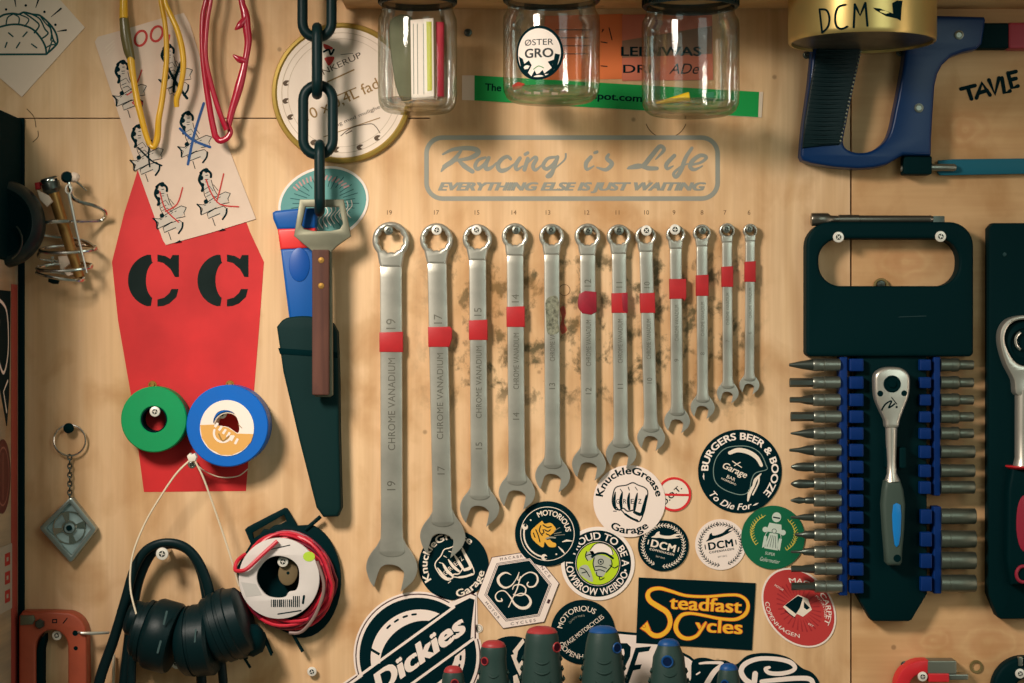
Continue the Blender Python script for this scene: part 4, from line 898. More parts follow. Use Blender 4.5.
b = MB(12); b.mat(mat('teal_blade', (6, 92, 112), .5)).poly([(939, 160), (955, 158.8), (1200, 156), (1200, 170), (955, 174.8), (941, 175), (938.5, 172)], 4, 8, bev=.8); b.build('blade', t)
for x, y in ((959, 35), (918.8, 108)):
    b = MB(26); b.mat(SOCK).lathe((x, y, 25.6), (0, 0, 1), [(4.6, 0), (4.6, 1.6), (3, 2), (2.6, 1), (0.01, 1)], 16); b.build('rivet_screw', t)
screw(900, 52.5, 'dark screw under the right of the gold tin inside the saw handle', 4, 8, m=DSTEEL)

# ------------------------------------------------------------------ socket set on its black holder
t = thing('socket_holder', 'black plastic socket holder with slotted carrying handle and blue rails', 'tool holder', 890, 400, 2)
b = MB(22); slot = rrect(818.6, 238.8, 959, 286, [21, 21, 22, 22], 8)
b.mat(BLACK).poly(rrect(806.2, 222, 973.3, 356.5, [24, 24, 5, 5], 8), 2, 24, holes=[slot], bev=3, seg=3); b.build('handle_plate', t)
b = MB(18); b.mat(BLACK).poly([(863, 350), (919.5, 350), (927, 352), (927.5, 594), (912, 620), (909, 621.5), (874, 621.5), (871, 620), (856, 594), (856, 352)], 2, 18, bev=2.5); b.build('spine', t)
b = MB(24); b.mat(mat('board_emboss', (10, 42, 44), .4, spec=.3)).stroke([(899, 317), (926, 316)], .8, 24.2); b.build('embossed_mark', t)
LY = [365, 382.7, 400, 416.8, 433.6, 450.4, 467.2, 484.2, 500.8, 517.7, 535.2, 552.3, 569.3, 587]
RY = [(365, 0), (382.7, 0), (400, 0), (417, 0), (433.6, 0), (452, 1), (471, 1), (487.7, 1), (516.7, 2), (539.4, 3), (561, 3), (584, 3)]
def rail(xa, xb, clips, y0, y1):
    b = MB(24); b.mat(NAVY).box(xa, y0, xb, y1, 4, 22, 1, 1.2); r = b.build('rail', t)
    for (x0, x1, y, h) in clips:
        b = MB(24); b.mat(NAVY).box(x0, y - h, x1, y + h, 14, 26, 1.2, 1.4); b.build('clip', r)
rail(840, 848, [(849.5, 863.5, y, 6.3) for y in LY], 357, 596)
rail(934, 941, [(919.5, 931, y, 5.6 + k_ * .7) for y, k_ in RY[:8]], 357, 496)
rail(934, 942, [(920.5, 932, y, 7.2) for y, k_ in RY[8:]], 507, 594)
NUM = ['topmost', 'second', 'third', 'fourth', 'fifth', 'sixth', 'seventh', 'eighth', 'ninth', 'tenth', 'eleventh', 'twelfth', 'thirteenth', 'lowest']
TIPS = [('pointed cross tip', [(6, 0), (5.4, 3), (4, 12), (2.2, 20), (1.6, 23.5)], 16, 0), ('thick hex tip', [(4.6, 0), (4.6, 22.5), (4.2, 23.3)], 6, 0), ('stepped hex tip', [(5.2, 0), (4.6, 6), (3, 13), (2.8, 23)], 6, 0),
 ('thickest hex tip', [(4.8, 0), (4.8, 22.4), (4.2, 23)], 6, 1.5), ('needle-like tip', [(5.4, 0), (4.8, 6), (2.6, 14), (.9, 22.5)], 14, 1), ('tapering tip', [(5.4, 0), (4.8, 6), (2.4, 15), (1.4, 24)], 14, 1.5),
 ('blunt bullet tip', [(4.6, 0), (4.8, 10), (4, 17), (1.4, 22.5)], 14, 2), ('rounded cross tip', [(3.8, 0), (4.6, 8), (4.6, 15), (3, 20), (1, 22.8)], 14, 2), ('small cross tip', [(3.6, 0), (3.4, 8), (2.6, 9), (3.6, 15), (1, 23)], 12, 2),
 ('slim cross tip', [(4, 0), (3.4, 10), (1.8, 16), (1, 23)], 12, 2), ('thin star tip', [(4.4, 0), (4.2, 9), (2.2, 12), (1.6, 19)], 10, 2.5), ('thinnest tip', [(4.4, 0), (3.4, 10), (1.4, 13), (1.2, 23)], 8, 2.5),
 ('flat blade tip', [(4.6, 0), (4, 9), (3.2, 12), (3.4, 23)], 6, 3), ('broad blade tip', [(4.4, 0), (3.8, 6), (4.0, 23)], 6, 3.5)]
for i, y in enumerate(LY):
    tn, pr, n, dx = TIPS[i]
    tb = thing('bit_socket', 'bit socket with %s, %s on the left blue rail' % (tn, NUM[i]) if i else 'bit socket with pointed cross tip, topmost on the left blue rail', 'bit socket', 840, y, 12, 'bit sockets along the left rail')
    b = MB(24); b.mat(SOCK).lathe((840.5 + dx * .5, y, 19), (-1, 0, 0), [(0.01, 0), (6.3, 0), (6.3, 14.2), (6.7, 14.4), (6.7, 15.6), (6.0, 16), (6.3, 16.6), (6.3, 26), (5.8, 27), (0.01, 27)], 24)
    b.build('drive_body', tb)
    b = MB(24); b.mat(DSTEEL).lathe((813.5 + dx * .5, y, 19), (-1, 0, 0), pr + [(0.01, pr[-1][1] + .4)], n); b.build('tip', tb)
for i, (y, k_) in enumerate(RY):
    lab = ['stepped socket', 'plain slim socket', 'medium plain socket', 'wide plain socket'][k_] + ', %s on the right blue rail' % (NUM[i] if i < 11 else 'lowest')
    b = MB(24); b.mat(mat('dull_socket', (112, 116, 104), .38, metal=.85, noise=.12, nscale=90))
    if k_ == 0: pr = [(0.01, 0), (6.3, 0), (6.3, 11), (6.8, 11.4), (6.8, 17), (6, 18.5), (4.9, 19), (4.9, 32), (4.2, 33), (3.4, 33), (3.4, 28), (0.01, 28)]
    else:
        R_s = (0, 6.6, 8.0, 8.9)[k_]; L_s = (0, 34, 35, 35)[k_]
        pr = [(0.01, 0), (R_s, 0), (R_s, 8), (R_s - .3, 8.3), (R_s - .3, 9.3), (R_s, 9.6), (R_s, L_s - 1), (R_s - .8, L_s), (R_s * .72, L_s), (R_s * .7, L_s - 8), (0.01, L_s - 8)]
    b.lathe((941.5, y, 19), (1, 0, 0), pr, 26)
    b.thing('socket', lab, 'socket', 'sockets along the right rail')
# ratchet on the holder
t = thing('ratchet', 'chrome ratchet with dark handle and blue inlay clipped to the socket holder', 'ratchet', 893, 420, 24)
hd = cat([(875, 383), (876, 374), (883, 368.5), (893, 367), (903, 368.5), (910, 375), (911, 386), (909.5, 397), (905, 409), (901, 420), (898.5, 428), (887.5, 428), (885.5, 420), (880, 408), (876, 397)], 4, True)
RCH = mat('ratchet_chrome', (214, 206, 194), 0.33, metal=.8)
b = MB(40); b.mat(RCH).poly(hd, 24, 38, bev=3.5, seg=3); b.build('head', t)
b = MB(40); b.mat(BLACKM).lathe((892.5, 384, 38), (0, 0, 1), [(8.6, -.5), (8.6, 1), (7.4, 1.8), (6.6, 1), (4, 1), (3.6, 2.4), (0.01, 2.6)], 28).flat(circ(880.6, 393.6, 3, 14), 38.1).flat(circ(904.6, 393.4, 3, 14), 38.1)
b.stroke(cat([(882, 410), (886, 404), (892, 401), (889, 408), (895, 404)], 4), 1.6, 38.1).stroke([(892, 397.5), (897, 404)], 1, 38.1).flat(circ(897, 407, 1.2, 8), 38.15); b.build('dial', t)
b = MB(40); b.mat(RCH).tube([(893, 422, 31), (893, 440, 31), (893.2, 462, 31), (893.5, 474, 31), (894, 482, 31)], [6.2, 5.6, 4.6, 5, 8.2], 18); b.build('neck', t)
b = MB(40); b.mat(mat('grey_grip', (62, 76, 68), .55, spec=.3)).poly([(886, 481), (901.5, 481), (904.5, 490), (906.5, 505), (905.5, 530), (903.5, 552), (903, 563), (901, 566), (889.5, 566), (887, 563), (886.4, 552), (884.5, 530), (883, 505), (884.5, 490)], 24, 38, bev=4, seg=3)
b.mat(BLACKM).flat(circ(897.6, 558.5, 3.8, 18), 38.3); b.build('grip', t)
b = MB(40); b.mat(mat('blue_inlay', (16, 122, 196), .35, spec=.4)).poly([(893.5, 505), (897, 503), (901, 505), (901.8, 515), (901, 535), (899.4, 545), (896.8, 547.5), (894.8, 545), (893, 530), (892.4, 515)], 37, 39.2, bev=1); b.build('inlay', t)
b = MB(24); b.mat(BLACK).box(884, 447, 891, 468, 16, 32, 2, 1.5).box(898, 447, 905, 468, 16, 32, 2, 1.5); b.thing('ratchet_clip', 'black clip gripping the ratchet neck on the holder', 'clip')
# extension bar on top
b = MB(18); b.mat(mat('extension_steel', (120, 114, 104), .3, metal=.9)).lathe((811.5, 219.3, 16), (1, 0, 0), [(0.01, 0), (6, 0), (6.6, 1), (6.6, 16.5), (4.2, 19.5), (3.8, 27), (4.8, 27.3), (4.8, 47.5), (4.2, 48), (4.0, 118), (4.4, 119), (3.0, 122.5)], 24)
b.mat(DSTEEL).lathe((933, 219.3, 16), (1, 0, 0), [(4.6, 0), (4.6, 10.5), (3.8, 11.5), (0.01, 11.5)], 4, phase=pi / 4)
b.thing('extension_bar', 'steel extension bar lying along the top of the socket holder', 'extension bar')
screw(838.4, 237.2, 'screw at the upper left of the carrying handle', 5.6, 24); screw(940.5, 236.5, 'screw at the upper right of the carrying handle', 5.6, 24)
b = MB(); b.mat(mat('tarnished_washer', (130, 112, 70), .5, metal=.4)).tube([(880.6 + 6.5 * cos(rad(a)), 286 + 6.5 * sin(rad(a)), 3) for a in range(170, 375, 15)], 1.4, 6).mat(DSTEEL).lathe((880.6, 284, 0), (0, 0, 1), [(4, 0), (4, 3), (0.01, 4)], 14); b.thing('screw_eye', 'brass-rimmed screw behind the slot of the carrying handle', 'screw')

# second holder at the right edge
t = thing('ratchet_holder', 'tall black holder board cut by the right edge, below the saw', 'tool holder', 1010, 400, 2)
b = MB(16); b.mat(BLACK).poly([(988.5, 228), (993, 223), (1150, 223), (1150, 619), (1001, 619), (997, 616), (988, 594)], 2, 18, bev=2.5, seg=2); b.build('back_plate', t)
b = MB(16); b.mat(mat('board_emboss2', (16, 52, 54), .4)).lathe((1004, 254.5, 18), (0, 0, 1), [(2, 0), (2, .6), (0.01, .8)], 10); b.build('stud', t)
t = thing('large_ratchet', 'large chrome-headed ratchet with red and black handle at the right edge', 'ratchet', 1026, 400, 22)
b = MB(34)
b.mat(RCH).poly(cat([(1000.5, 345), (1001, 330), (1009, 319), (1026, 315), (1043, 319), (1051, 330), (1051, 348), (1044, 366), (1036, 380), (1035, 395), (1017, 395), (1014, 380), (1006, 364)], 4, True), 18, 34, holes=[cat([(1005.5, 343), (1007, 330), (1014, 322), (1026, 319.5), (1038, 322), (1045, 330), (1045, 346), (1038, 361), (1026, 366), (1014, 360)], 4, True)], bev=2.5, seg=2); b.build('head', t)
b = MB(34); b.mat(BLACK).lathe((1026, 343, 20), (0, 0, 1), [(22, 0), (22, 8), (15, 11), (15, 9), (0.01, 9)], 32).mat(CHROME).tube([(1026 + 10 * cos(rad(a)), 341 + 10 * sin(rad(a)), 31) for a in range(120, 250, 12)], 2, 8); b.build('dial', t)
b = MB(34); b.mat(RCH).tube([(1026, 390, 26), (1025.5, 430, 26), (1025.5, 458, 26), (1025.5, 466, 26)], [9, 8.6, 8.6, 10.5], 20); b.build('neck', t)
b = MB(34); b.mat(REDP).lathe((1026, 466, 26), (0, 1, 0), [(0.01, 0), (18, 0), (18.5, 1), (16, 3), (0.01, 3)], 24).mat(BLACK).poly([(1012, 468), (1040, 468), (1044, 490), (1045, 560), (1040, 585), (1012, 585), (1007, 560), (1008, 490)], 18, 35, bev=4, seg=3)
b.mat(mat('dark_red_inlay', (150, 30, 52), .4, spec=.4)).poly(cat([(1017, 508), (1022, 496), (1030, 496), (1035, 510), (1035, 540), (1028, 552), (1020, 548), (1016, 530)], 3, True), 34, 36, bev=1.2).tube([(1023 + 7 * cos(rad(a)), 574 + 8 * sin(rad(a)), 35.5) for a in range(0, 360, 20)], 1.8, 8, closed=True); b.build('grip', t)

# lower right corner
t = thing('horseshoe_magnet', 'red horseshoe magnet with bare steel poles hanging low at the right', 'magnet', 923, 676, 2)
b = MB(14); b.mat(REDP)
def hs(cx, cy, ro, ri, ang, L0, L1):
    b.at(cx, cy, ang)
    P_ = arc(0, 0, ro, 90, 270, 16) + [(L0, -ro), (L0, -ri)] + arc(0, 0, ri, 270, 90, 12) + [(L0, ri), (L0, ro)]
    b.poly(P_, 3, 22, bev=2, seg=2)
    b.build('red_bow', t)
b.at(); hs(922, 687, 28, 14.5, 2, 4, 0)
for y0, y1, nm in ((659.5, 673, 0), (702, 716, 1)):
    b = MB(14); b.mat(mat('bare_steel', (128, 130, 118), .4, metal=.7)).poly(rrect(926, y0, 955, y1, 1.5), 3, 22, bev=1.2); b.build('steel_pole', t)
t2 = thing('small_magnet', 'slim red bar with a grey steel end lying inside the horseshoe magnet', 'magnet', 945, 677, 2)
b = MB(22); b.mat(REDP).box(928, 673.5, 949, 682, 6, 24, 1, 1); b.build('red_half', t2); b = MB(22); b.mat(SOCK).box(948.5, 674.5, 968.5, 680, 8, 22, 1, 1); b.build('steel_half', t2)
screw(922.5, 676.5, 'screw holding the horseshoe magnet', 5, 24); screw(904, 664.5, 'small dark screw just left of the horseshoe magnet', 3.4, 4, m=DSTEEL)
b = MB(); b.mat(mat('tarnished_washer', (130, 112, 70), .5, metal=.4)).lathe((976, 666.5, 0), (0, 0, 1), [(4.2, .2), (4.2, 1.4), (6.2, 1.6), (6.6, .2)], 24); b.thing('washer', 'small tarnished washer on the board right of the magnet', 'washer')
t = thing('black_cable_ring', 'round black ring hanging in the lower right corner', 'ring', 1024, 690, 3)
b = MB(16); b.mat(BLACK).poly(circ(1026, 690, 33, 48), 2, 16, holes=[circ(1028, 692, 13, 28)], bev=4, seg=3); b.build('ring_body', t)
b = MB(16); b.mat(SOCK).box(1018, 657, 1022.5, 666, 12, 17.5, .8, .6); b.build('clasp', t)
screw(1020, 673.5, 'screw on the black ring in the lower right corner', 5, 17)

# ------------------------------------------------------------------ screwdrivers standing in their rack
GRIP = mat('dark_green_grip', (38, 60, 55), 0.5, spec=0.3, bump=0.15, bscale=500)
def driver(label, cx, ytop, capw, w40, wmax, capm, hole):
    t = thing('screwdriver', label, 'screwdriver', cx, ytop + 100, 62, 'screwdrivers standing in the rack')
    b = MB(66); sq = .86; hw = wmax / 2
    b.mat(GRIP).lathe((cx, ytop, 62), (0, 1, 0), [(0.01, 4), (capw / 2 * .99, 4), (capw / 2 + 1, 7), (w40 / 2 * .93, 16), (w40 / 2, 28), (hw * .97, 50), (hw, 85), (hw * .92, 112), (hw * .7, 132), (hw * .62, 150), (hw * .8, 158), (hw * .3, 164), (0.01, 164)], 40, squash=sq)
    bump_y = [30, 40, 50, 62, 74]
    g = b.build('handle', t)
    b = MB(66); b.mat(mat('grip_ridge_green', (34, 56, 51), .6, spec=.2))  # raised ridges in a slightly darker green than the handle
    for y in bump_y:
        f = min(1, (y - 28) / 22); rr = (w40 / 2 + (hw - w40 / 2) * f)
        b.tube([(cx + rr * .42 * sin(rad(a)), ytop + y + 3.2 * cos(rad(a)) ** 2, 62 + rr * sq * cos(asin_ := rad(a) * .44) ) for a in range(-90, 91, 15)], [.4, 1.5, .4], 6)
        for sg in (-1, 1): b.tube([(cx + sg * rr * 1.0, ytop + y - 3, 62), (cx + sg * rr * 1.03, ytop + y, 62 + 3), (cx + sg * rr, ytop + y + 3, 62)], [.5, 1.5, .5], 6)
    b.build('grip_ridge', g)
    b = MB(66); b.mat(capm).lathe((cx, ytop, 62), (0, 1, 0), [(0.01, -2.2), (capw * .25, -1.8), (capw * .42, 0.2), (capw * .5, 3.4), (capw * .49, 5), (0.01, 5)], 36, squash=sq); b.build('cap', t)
    hx, hy, hr = hole; rr = w40 / 2; dx = hx - cx; dd = 62 + sq * math.sqrt(max(4, rr * rr - dx * dx)) + 0.2; nx = dx / rr
    b = MB(66); b.mat(capm).lathe((hx, hy, dd), (nx, 0, 1), [(hr * .66, -.6), (hr * .7, .3), (hr * .86, .5), (hr * .96, -.6)], 20).mat(mat('hole_' + capm.name, (64, 12, 26) if 'red' in capm.name else (4, 26, 62), .6, spec=.1)).lathe((hx, hy, dd), (nx, 0, 1), [(hr * .66, .2), (0.01, .2)], 20); b.build('hanging_hole', t)
    b = MB(66); b.mat(STEEL).lathe((cx, ytop + 164, 62), (0, 1, 0), [(0.01, -4), (5, -4), (5, 90), (3, 96), (0.01, 98)], 14); b.build('blade', t)
RC = mat('red_cap', (160, 48, 50), .45, spec=.35); BC = mat('blue_cap', (8, 70, 130), .45, spec=.35)
driver('shortest red-capped screwdriver, leftmost of the row in front of the big badge sticker', 453, 668.5, 19, 25, 28, RC, (455, 682, 4.4))
driver('screwdriver with red cap in front of the half hidden black round sticker', 493.5, 643, 24.5, 27.5, 35, RC, (484.5, 660.5, 4.6))
driver('tallest red-capped screwdriver, right below the hexagonal sticker', 542, 629, 31, 37, 43, RC, (557, 646.5, 5.6))
driver('tallest blue-capped screwdriver below the lime green skull-like rider sticker', 603.5, 628.5, 29, 38, 45, BC, (617, 646.8, 6))
driver('blue-capped screwdriver under the left part of the black and gold lettered sticker', 669, 641.5, 22, 34, 42, BC, (666.5, 660, 6.6))
driver('lowest blue-capped screwdriver, rightmost of the row', 729, 666, 18.5, 25, 29, BC, (724, 683, 4.5))
b = MB(66); b.mat(wood('rack_wood', (200, 160, 112), (220, 182, 134), (180, 136, 88), stretch=(3, 9, 9), grime=False))
b.poly(rrect(420, 790, 760, 812, 2), 0.5, 96, bev=1.5)
b.thing('screwdriver_rack', 'wooden rack the screwdrivers stand in, below the board', 'rack')
# ------------------------------------------------------------------ stickers (drawn round their own centre, then placed)
def stk(layer=0): return MB(), 0.25 + 0.3 * layer, 0.9 + 0.3 * layer
CREAM = mat('cream_vinyl', (236, 218, 200), 0.55, spec=.2)
def fist(b, ink, bgm, d):
    o = [(-15.5, -10), (-12, -14.5), (-3, -16), (3.5, -18.5), (9, -16), (15.5, -13.5), (18.5, -9), (17, 0), (14.5, 11), (10.5, 20), (5, 19), (-3, 14.5), (-8, 9), (-14, 8), (-17, 1)]
    b.mat(ink).stroke(cat(o, 4, True), 1.1, d, closed=True)
    b.mat(ink)
    for p_, w in (([(-14, -9), (-15, 0), (-14, 7)], 2.6), ([(-7, -9), (-8.5, -1), (-8, 7)], 3.0), ([(0, -8), (-1, 0), (0, 8)], 2.8), ([(8, -8), (6, 2), (5, 9)], 2.8), ([(17, -6), (15, 4), (12, 13), (5, 11)], 3.4)): b.stroke(cat(p_, 4), [w * .35, w, w * 1.1, w * .8], d)
    b.stroke(cat([(-13, 6), (-10, 9), (-6, 7), (-2, 10), (4, 9)], 4), 1.3, d).stroke(cat([(-4, 13), (2, 17), (8, 19.5)], 4), 2.2, d).stroke([(-16, 10), (-13, 10)], .8, d)
    for x, t_ in ((-11.5, 'G'), (-4.5, 'R'), (3, 'E'), (10.5, 'Z')): b.text(t_, x, 2.5, 5, d + .1, w=3.2)
    for p_ in ([(-9, -12), (-7, -9)], [(-1, -14), (0, -11)], [(6, -14), (8, -11)]): b.stroke(p_, .8, d)
def knuckle(cx, cy, rot, base, ink, R, layer, name, label):
    b, d0, d1 = stk(layer); b.at(cx, cy, rot); b.mat(base).poly(circ(0, 0, R, 64), d0, d1); d = d1 + .12
    b.mat(ink); q = R / 36
    b.text('KnuckleGrease', 0, 0, 7.6 * q, d, arcR=27.0 * q, mid=0, w=76 * q, bold=.03, sp=1.03).text('Garage', 0, 0, 7.6 * q, d, arcR=32.5 * q, mid=180, bottom=True, w=42 * q, bold=.03)
    b.at(cx, cy, rot, q); fist(b, ink, base, d); b.thing(name, label, 'sticker', 'stickers on the board')
knuckle(453.6, 565.2, -42, BLACKINK, CREAM, 35, 0, 'round_sticker', 'round black sticker with a white fist, half under the jaw of the 17 wrench')
GS = 'stickers on the board'
# hexagon
b, d0, d1 = stk(1); HX = [(518 + 41.5 * cos(rad(a)), 589.5 + 41.5 * sin(rad(a))) for a in range(-9, 351, 60)]
hx = lambda r: [(518 + r * cos(rad(a)), 589.5 + r * sin(rad(a))) for a in range(-9, 351, 60)]
PINKW = mat('pinkish_white_vinyl', (240, 220, 208), .55, spec=.2); PLUM = mat('plum_ink', (70, 40, 44), .6)
b.mat(PLUM).poly(hx(41.8), d0, d1); d = d1 + .12; b.mat(PINKW).flat(hx(41.1), d); b.mat(PLUM).flat(hx(34), d + .1); b.mat(PINKW).flat(hx(33.4), d + .2); b.mat(PLUM).flat(hx(32.6), d + .3); b.mat(PINKW).flat(hx(32), d + .35); b.mat(BLACKINK).flat(hx(31.2), d + .4)
b.mat(PLUM)
for a, s_, in ((261, 'MACABRE'), (321, 'SINCE'), (21, '1'), (81, 'CYCLES'), (141, 'MOTOR')):
    up = a > 180; r = 35.0 if up else 38.2
    rr = 41.5 * cos(rad(30)) - (4.6 if up else 1.8); x, y = 518 + rr * cos(rad(a)), 589.5 + rr * sin(rad(a))
    b.text(s_, x, y, 2.9, d + .12, rot=(a + 90 if up else a - 90), w=min(26, len(s_) * 4.2), sp=1.5)
b.mat(CREAM); dd = d + .6
sc_ = lambda pts: [(475 + x * .1318, 545 + y * .1318) for x, y in pts]
b.stroke(cat(sc_([(275, 225), (235, 208), (195, 225), (175, 260), (190, 300), (230, 322), (275, 305), (310, 260), (335, 205)]), 5), [.5, 2.2, 2.8, 2, 1.1, .6], dd).stroke(cat(sc_([(335, 205), (325, 245), (330, 265), (370, 225), (420, 205), (465, 225), (475, 270), (450, 310), (410, 315), (395, 295), (405, 280)]), 5), [.6, 1, 1.2, 2, 1.4, 1.1], dd)
b.stroke(sc_([(345, 240), (320, 330), (255, 470)]), [1.2, 1.2, .8], dd).stroke(cat(sc_([(285, 335), (300, 305), (350, 300), (385, 330), (375, 370), (335, 382), (290, 372)]), 5), [.8, 1.4, 1.3, .8], dd)
b.stroke(cat(sc_([(300, 385), (350, 365), (400, 385), (422, 430), (395, 470), (345, 475), (300, 445), (270, 395), (225, 348), (180, 352), (155, 385), (170, 420), (205, 422), (200, 405)]), 5), [.7, 1.6, 3.2, 2.6, 1.1, 1, 1.6, 1.1], dd)
b.thing('hexagonal_sticker', 'hexagonal white and black sticker with curling monogram', 'sticker', GS)
# motorious tiger
b, d0, d1 = stk(2); b.at(547.4, 533.6); b.mat(BLACKINK).poly(circ(0, 0, 32.5, 60), d0, d1); d = d1 + .12
b.mat(CREAM).stroke(circ(0, 0, 26.8, 60), .7, d, closed=True).text('MOTORIOUS', 0, 0, 5.6, d, arcR=18.4, mid=28, w=36, bold=.03)
b.stroke(arc(0, 0, 23.5, 100, 195, 18), 1.6, d + .1)
for a in (98, 197):
    x, y = 23.5 * cos(rad(a)), 23.5 * sin(rad(a)); b.mat(CREAM).flat(circ(x, y, 3, 14), d + .1); b.mat(BLACKINK).flat(circ(x + 1.6 * cos(rad(a + (-90 if a < 150 else 90))), y + 1.6 * sin(rad(a + (-90 if a < 150 else 90))), 1.4, 8), d + .2)
b.mat(mat('tiger_orange', (228, 168, 58), .6)); T = lambda pts: [((x - 232) * .161, (y - 240) * .161) for x, y in pts]
b.flat(cat(T([(150, 200), (185, 170), (200, 160), (215, 178), (250, 172), (272, 190), (285, 215), (262, 240), (240, 262), (262, 290), (285, 300), (280, 322), (240, 320), (215, 290), (205, 325), (165, 300), (135, 265), (130, 225)]), 3, True), d)
b.mat(BLACKINK)
for p_ in ([(160, 215), (175, 250), (185, 290)], [(190, 190), (182, 222), (200, 250)], [(205, 185), (230, 200), (255, 195)], [(215, 215), (235, 225), (250, 215)], [(230, 275), (260, 270), (280, 285)], [(145, 235), (155, 262)], [(205, 215), (210, 232), (200, 240)], [(225, 240), (245, 250)]): b.stroke(cat(T(p_), 3), 1.1, d + .15)
b.mat(mat('grey_ink', (150, 146, 130), .6)); b.stroke(cat(T([(225, 270), (250, 262), (280, 265)]), 3), 1.6, d + .2)
for p_ in ([(270, 240), (320, 230)], [(275, 250), (340, 245)], [(270, 225), (310, 200)]): b.stroke(T(p_), .5, d + .2)
b.mat(CREAM).stroke(T([(325, 290), (350, 282), (390, 285)]), [.8, 2.2, .6], d + .2).stroke(T([(300, 320), (325, 345), (340, 365)]), [.6, 2, .6], d + .2).flat(circ(*T([(128, 155)])[0], .9, 8), d).flat(circ(*T([(287, 367)])[0], .9, 8), d)
b.thing('round_sticker', 'round black sticker with orange tiger head and spanner ring', 'sticker', GS)
# lime rider
b, d0, d1 = stk(1); b.at(597.8, 563.4, 4); b.mat(WHITE).poly(circ(0, 0, 36.8, 64), d0, d1); d = d1 + .12
b.mat(BLACKINK).flat(circ(0, 0, 33.2, 60), d); b.mat(WHITE).flat(circ(0, 0, 22.4, 50), d + .1); b.mat(BLACKINK).flat(circ(0, 0, 22, 50), d + .15); b.mat(mat('lime_ink', (186, 210, 30), .6)).flat(circ(0, 0, 21, 50), d + .2)
b.mat(WHITE).text('PROUD TO BE A', 0, 0, 7.4, d + .1, arcR=24.2, mid=10, w=70, bold=.02).text('LOWBROW WEIRDO', 0, 0, 7.4, d + .1, arcR=31.8, mid=186, bottom=True, w=92, bold=.02).flat(circ(27.8, 5, 1.2, 10), d + .1).flat(circ(-28, 1, .9, 10), d + .1)
V = lambda pts: [((x - 545) * .161, (y - 425) * .161) for x, y in pts]; GI = mat('newsprint_grey', (176, 176, 160), .6)
b.mat(WHITE).flat(cat(V([(490, 345), (520, 305), (570, 298), (620, 325), (635, 365), (560, 355), (510, 375)]), 4, True), d + .3)
b.mat(BLACKINK).stroke(cat(V([(505, 385), (540, 362), (590, 360), (635, 385)]), 4), 2.2, d + .5).stroke(cat(V([(490, 345), (520, 305), (570, 298), (620, 325), (635, 365)]), 4), .7, d + .5)
b.mat(GI).flat(cat(V([(520, 385), (560, 370), (620, 390), (625, 430), (600, 470), (580, 505), (545, 500), (520, 450)]), 4, True), d + .3).flat(cat(V([(475, 360), (510, 350), (520, 385), (490, 410), (465, 395)]), 4, True), d + .3).flat(cat(V([(440, 450), (480, 440), (510, 490), (520, 540), (470, 520), (430, 490)]), 4, True), d + .3)
b.mat(BLACKINK).stroke(circ(*V([(562, 412)])[0], 2.6, 16), .8, d + .5, closed=True).flat(circ(*V([(562, 412)])[0], 1.0, 10), d + .5)
for p_ in ([(530, 445), (560, 440), (600, 450)], [(535, 470), (560, 462), (590, 470)], [(540, 480), (545, 500), (575, 505)], [(620, 430), (650, 445), (670, 430)], [(470, 380), (500, 370), (510, 390)], [(440, 460), (470, 470), (500, 510)], [(450, 490), (480, 480)], [(520, 390), (515, 430), (530, 470)], [(470, 355), (465, 385), (480, 410)], [(560, 505), (565, 525), (590, 510)], [(625, 395), (632, 430), (600, 475)]): b.stroke(cat(V(p_), 3), .9, d + .5)
b.thing('round_sticker', 'round white-rimmed sticker with a lime centre and helmeted rider', 'sticker', GS)
knuckle(629.2, 501, 0, PINKW, BLACKINK, 36, 3, 'round_sticker', 'round white sticker with a black fist, right below the wrench row')
# DOT
b, d0, d1 = stk(0); b.at(674, 494.2); b.mat(CREAM).poly(circ(0, 0, 17.2, 44), d0, d1); d = d1 + .12; R2 = mat('warning_red', (214, 44, 46), .5)
b.mat(BLACKINK).text('D.O.T.', -.5, 2.6, 5.6, d, rot=-44, w=24, bold=.03); b.mat(R2).stroke(circ(0, 0, 16, 44), 2.4, d + .15, closed=True).stroke([(-16, .2), (16, .8)], 2.2, d + .15)
b.thing('round_sticker', 'small sticker with a red crossed ring over three letters', 'sticker', GS)
# burgers
b, d0, d1 = stk(0); b.at(739.8, 471.3, 0); b.mat(BLACKINK).poly(circ(0, 0, 41.8, 72), d0, d1); d = d1 + .12
b.mat(WHITE).text('BURGERS BEER & BOOZE', 0, 0, 7.2, d, arcR=31.8, mid=22, w=123, bold=.035)
b.text('To Die For', 0, 0, 6.8, d, arcR=38.6, mid=197, bottom=True, w=49, bold=.02, shear=.25)
U_ = lambda pts: [((x - 358) * .139, (y - 333) * .139) for x, y in pts]
b.stroke(U_([(98, 345), (96, 370), (100, 395)]), [.2, 1.6, .2], d).stroke(U_([(450, 580), (472, 570), (492, 560)]), [.2, 1.6, .2], d)
b.mat(mat('helmet_grey_line', (120, 140, 132), .6)).stroke(cat(U_([(370, 150), (260, 165), (195, 225), (168, 310), (178, 400), (230, 455), (310, 490), (380, 500), (425, 470), (440, 400), (470, 345), (550, 320), (545, 285), (510, 210), (450, 165)]), 5, True), .8, d, closed=True)
b.mat(CREAM).stroke(cat(U_([(285, 200), (345, 180), (420, 195), (480, 235), (512, 290)]), 5), [3.6, 4.6, 4.4, 3.2], d).stroke(cat(U_([(510, 350), (470, 395), (455, 440), (430, 480), (415, 545)]), 5), [1, 3.4, 2.6, 4, 1.4], d).stroke(cat(U_([(495, 370), (490, 420), (450, 500)]), 4), 1.6, d)
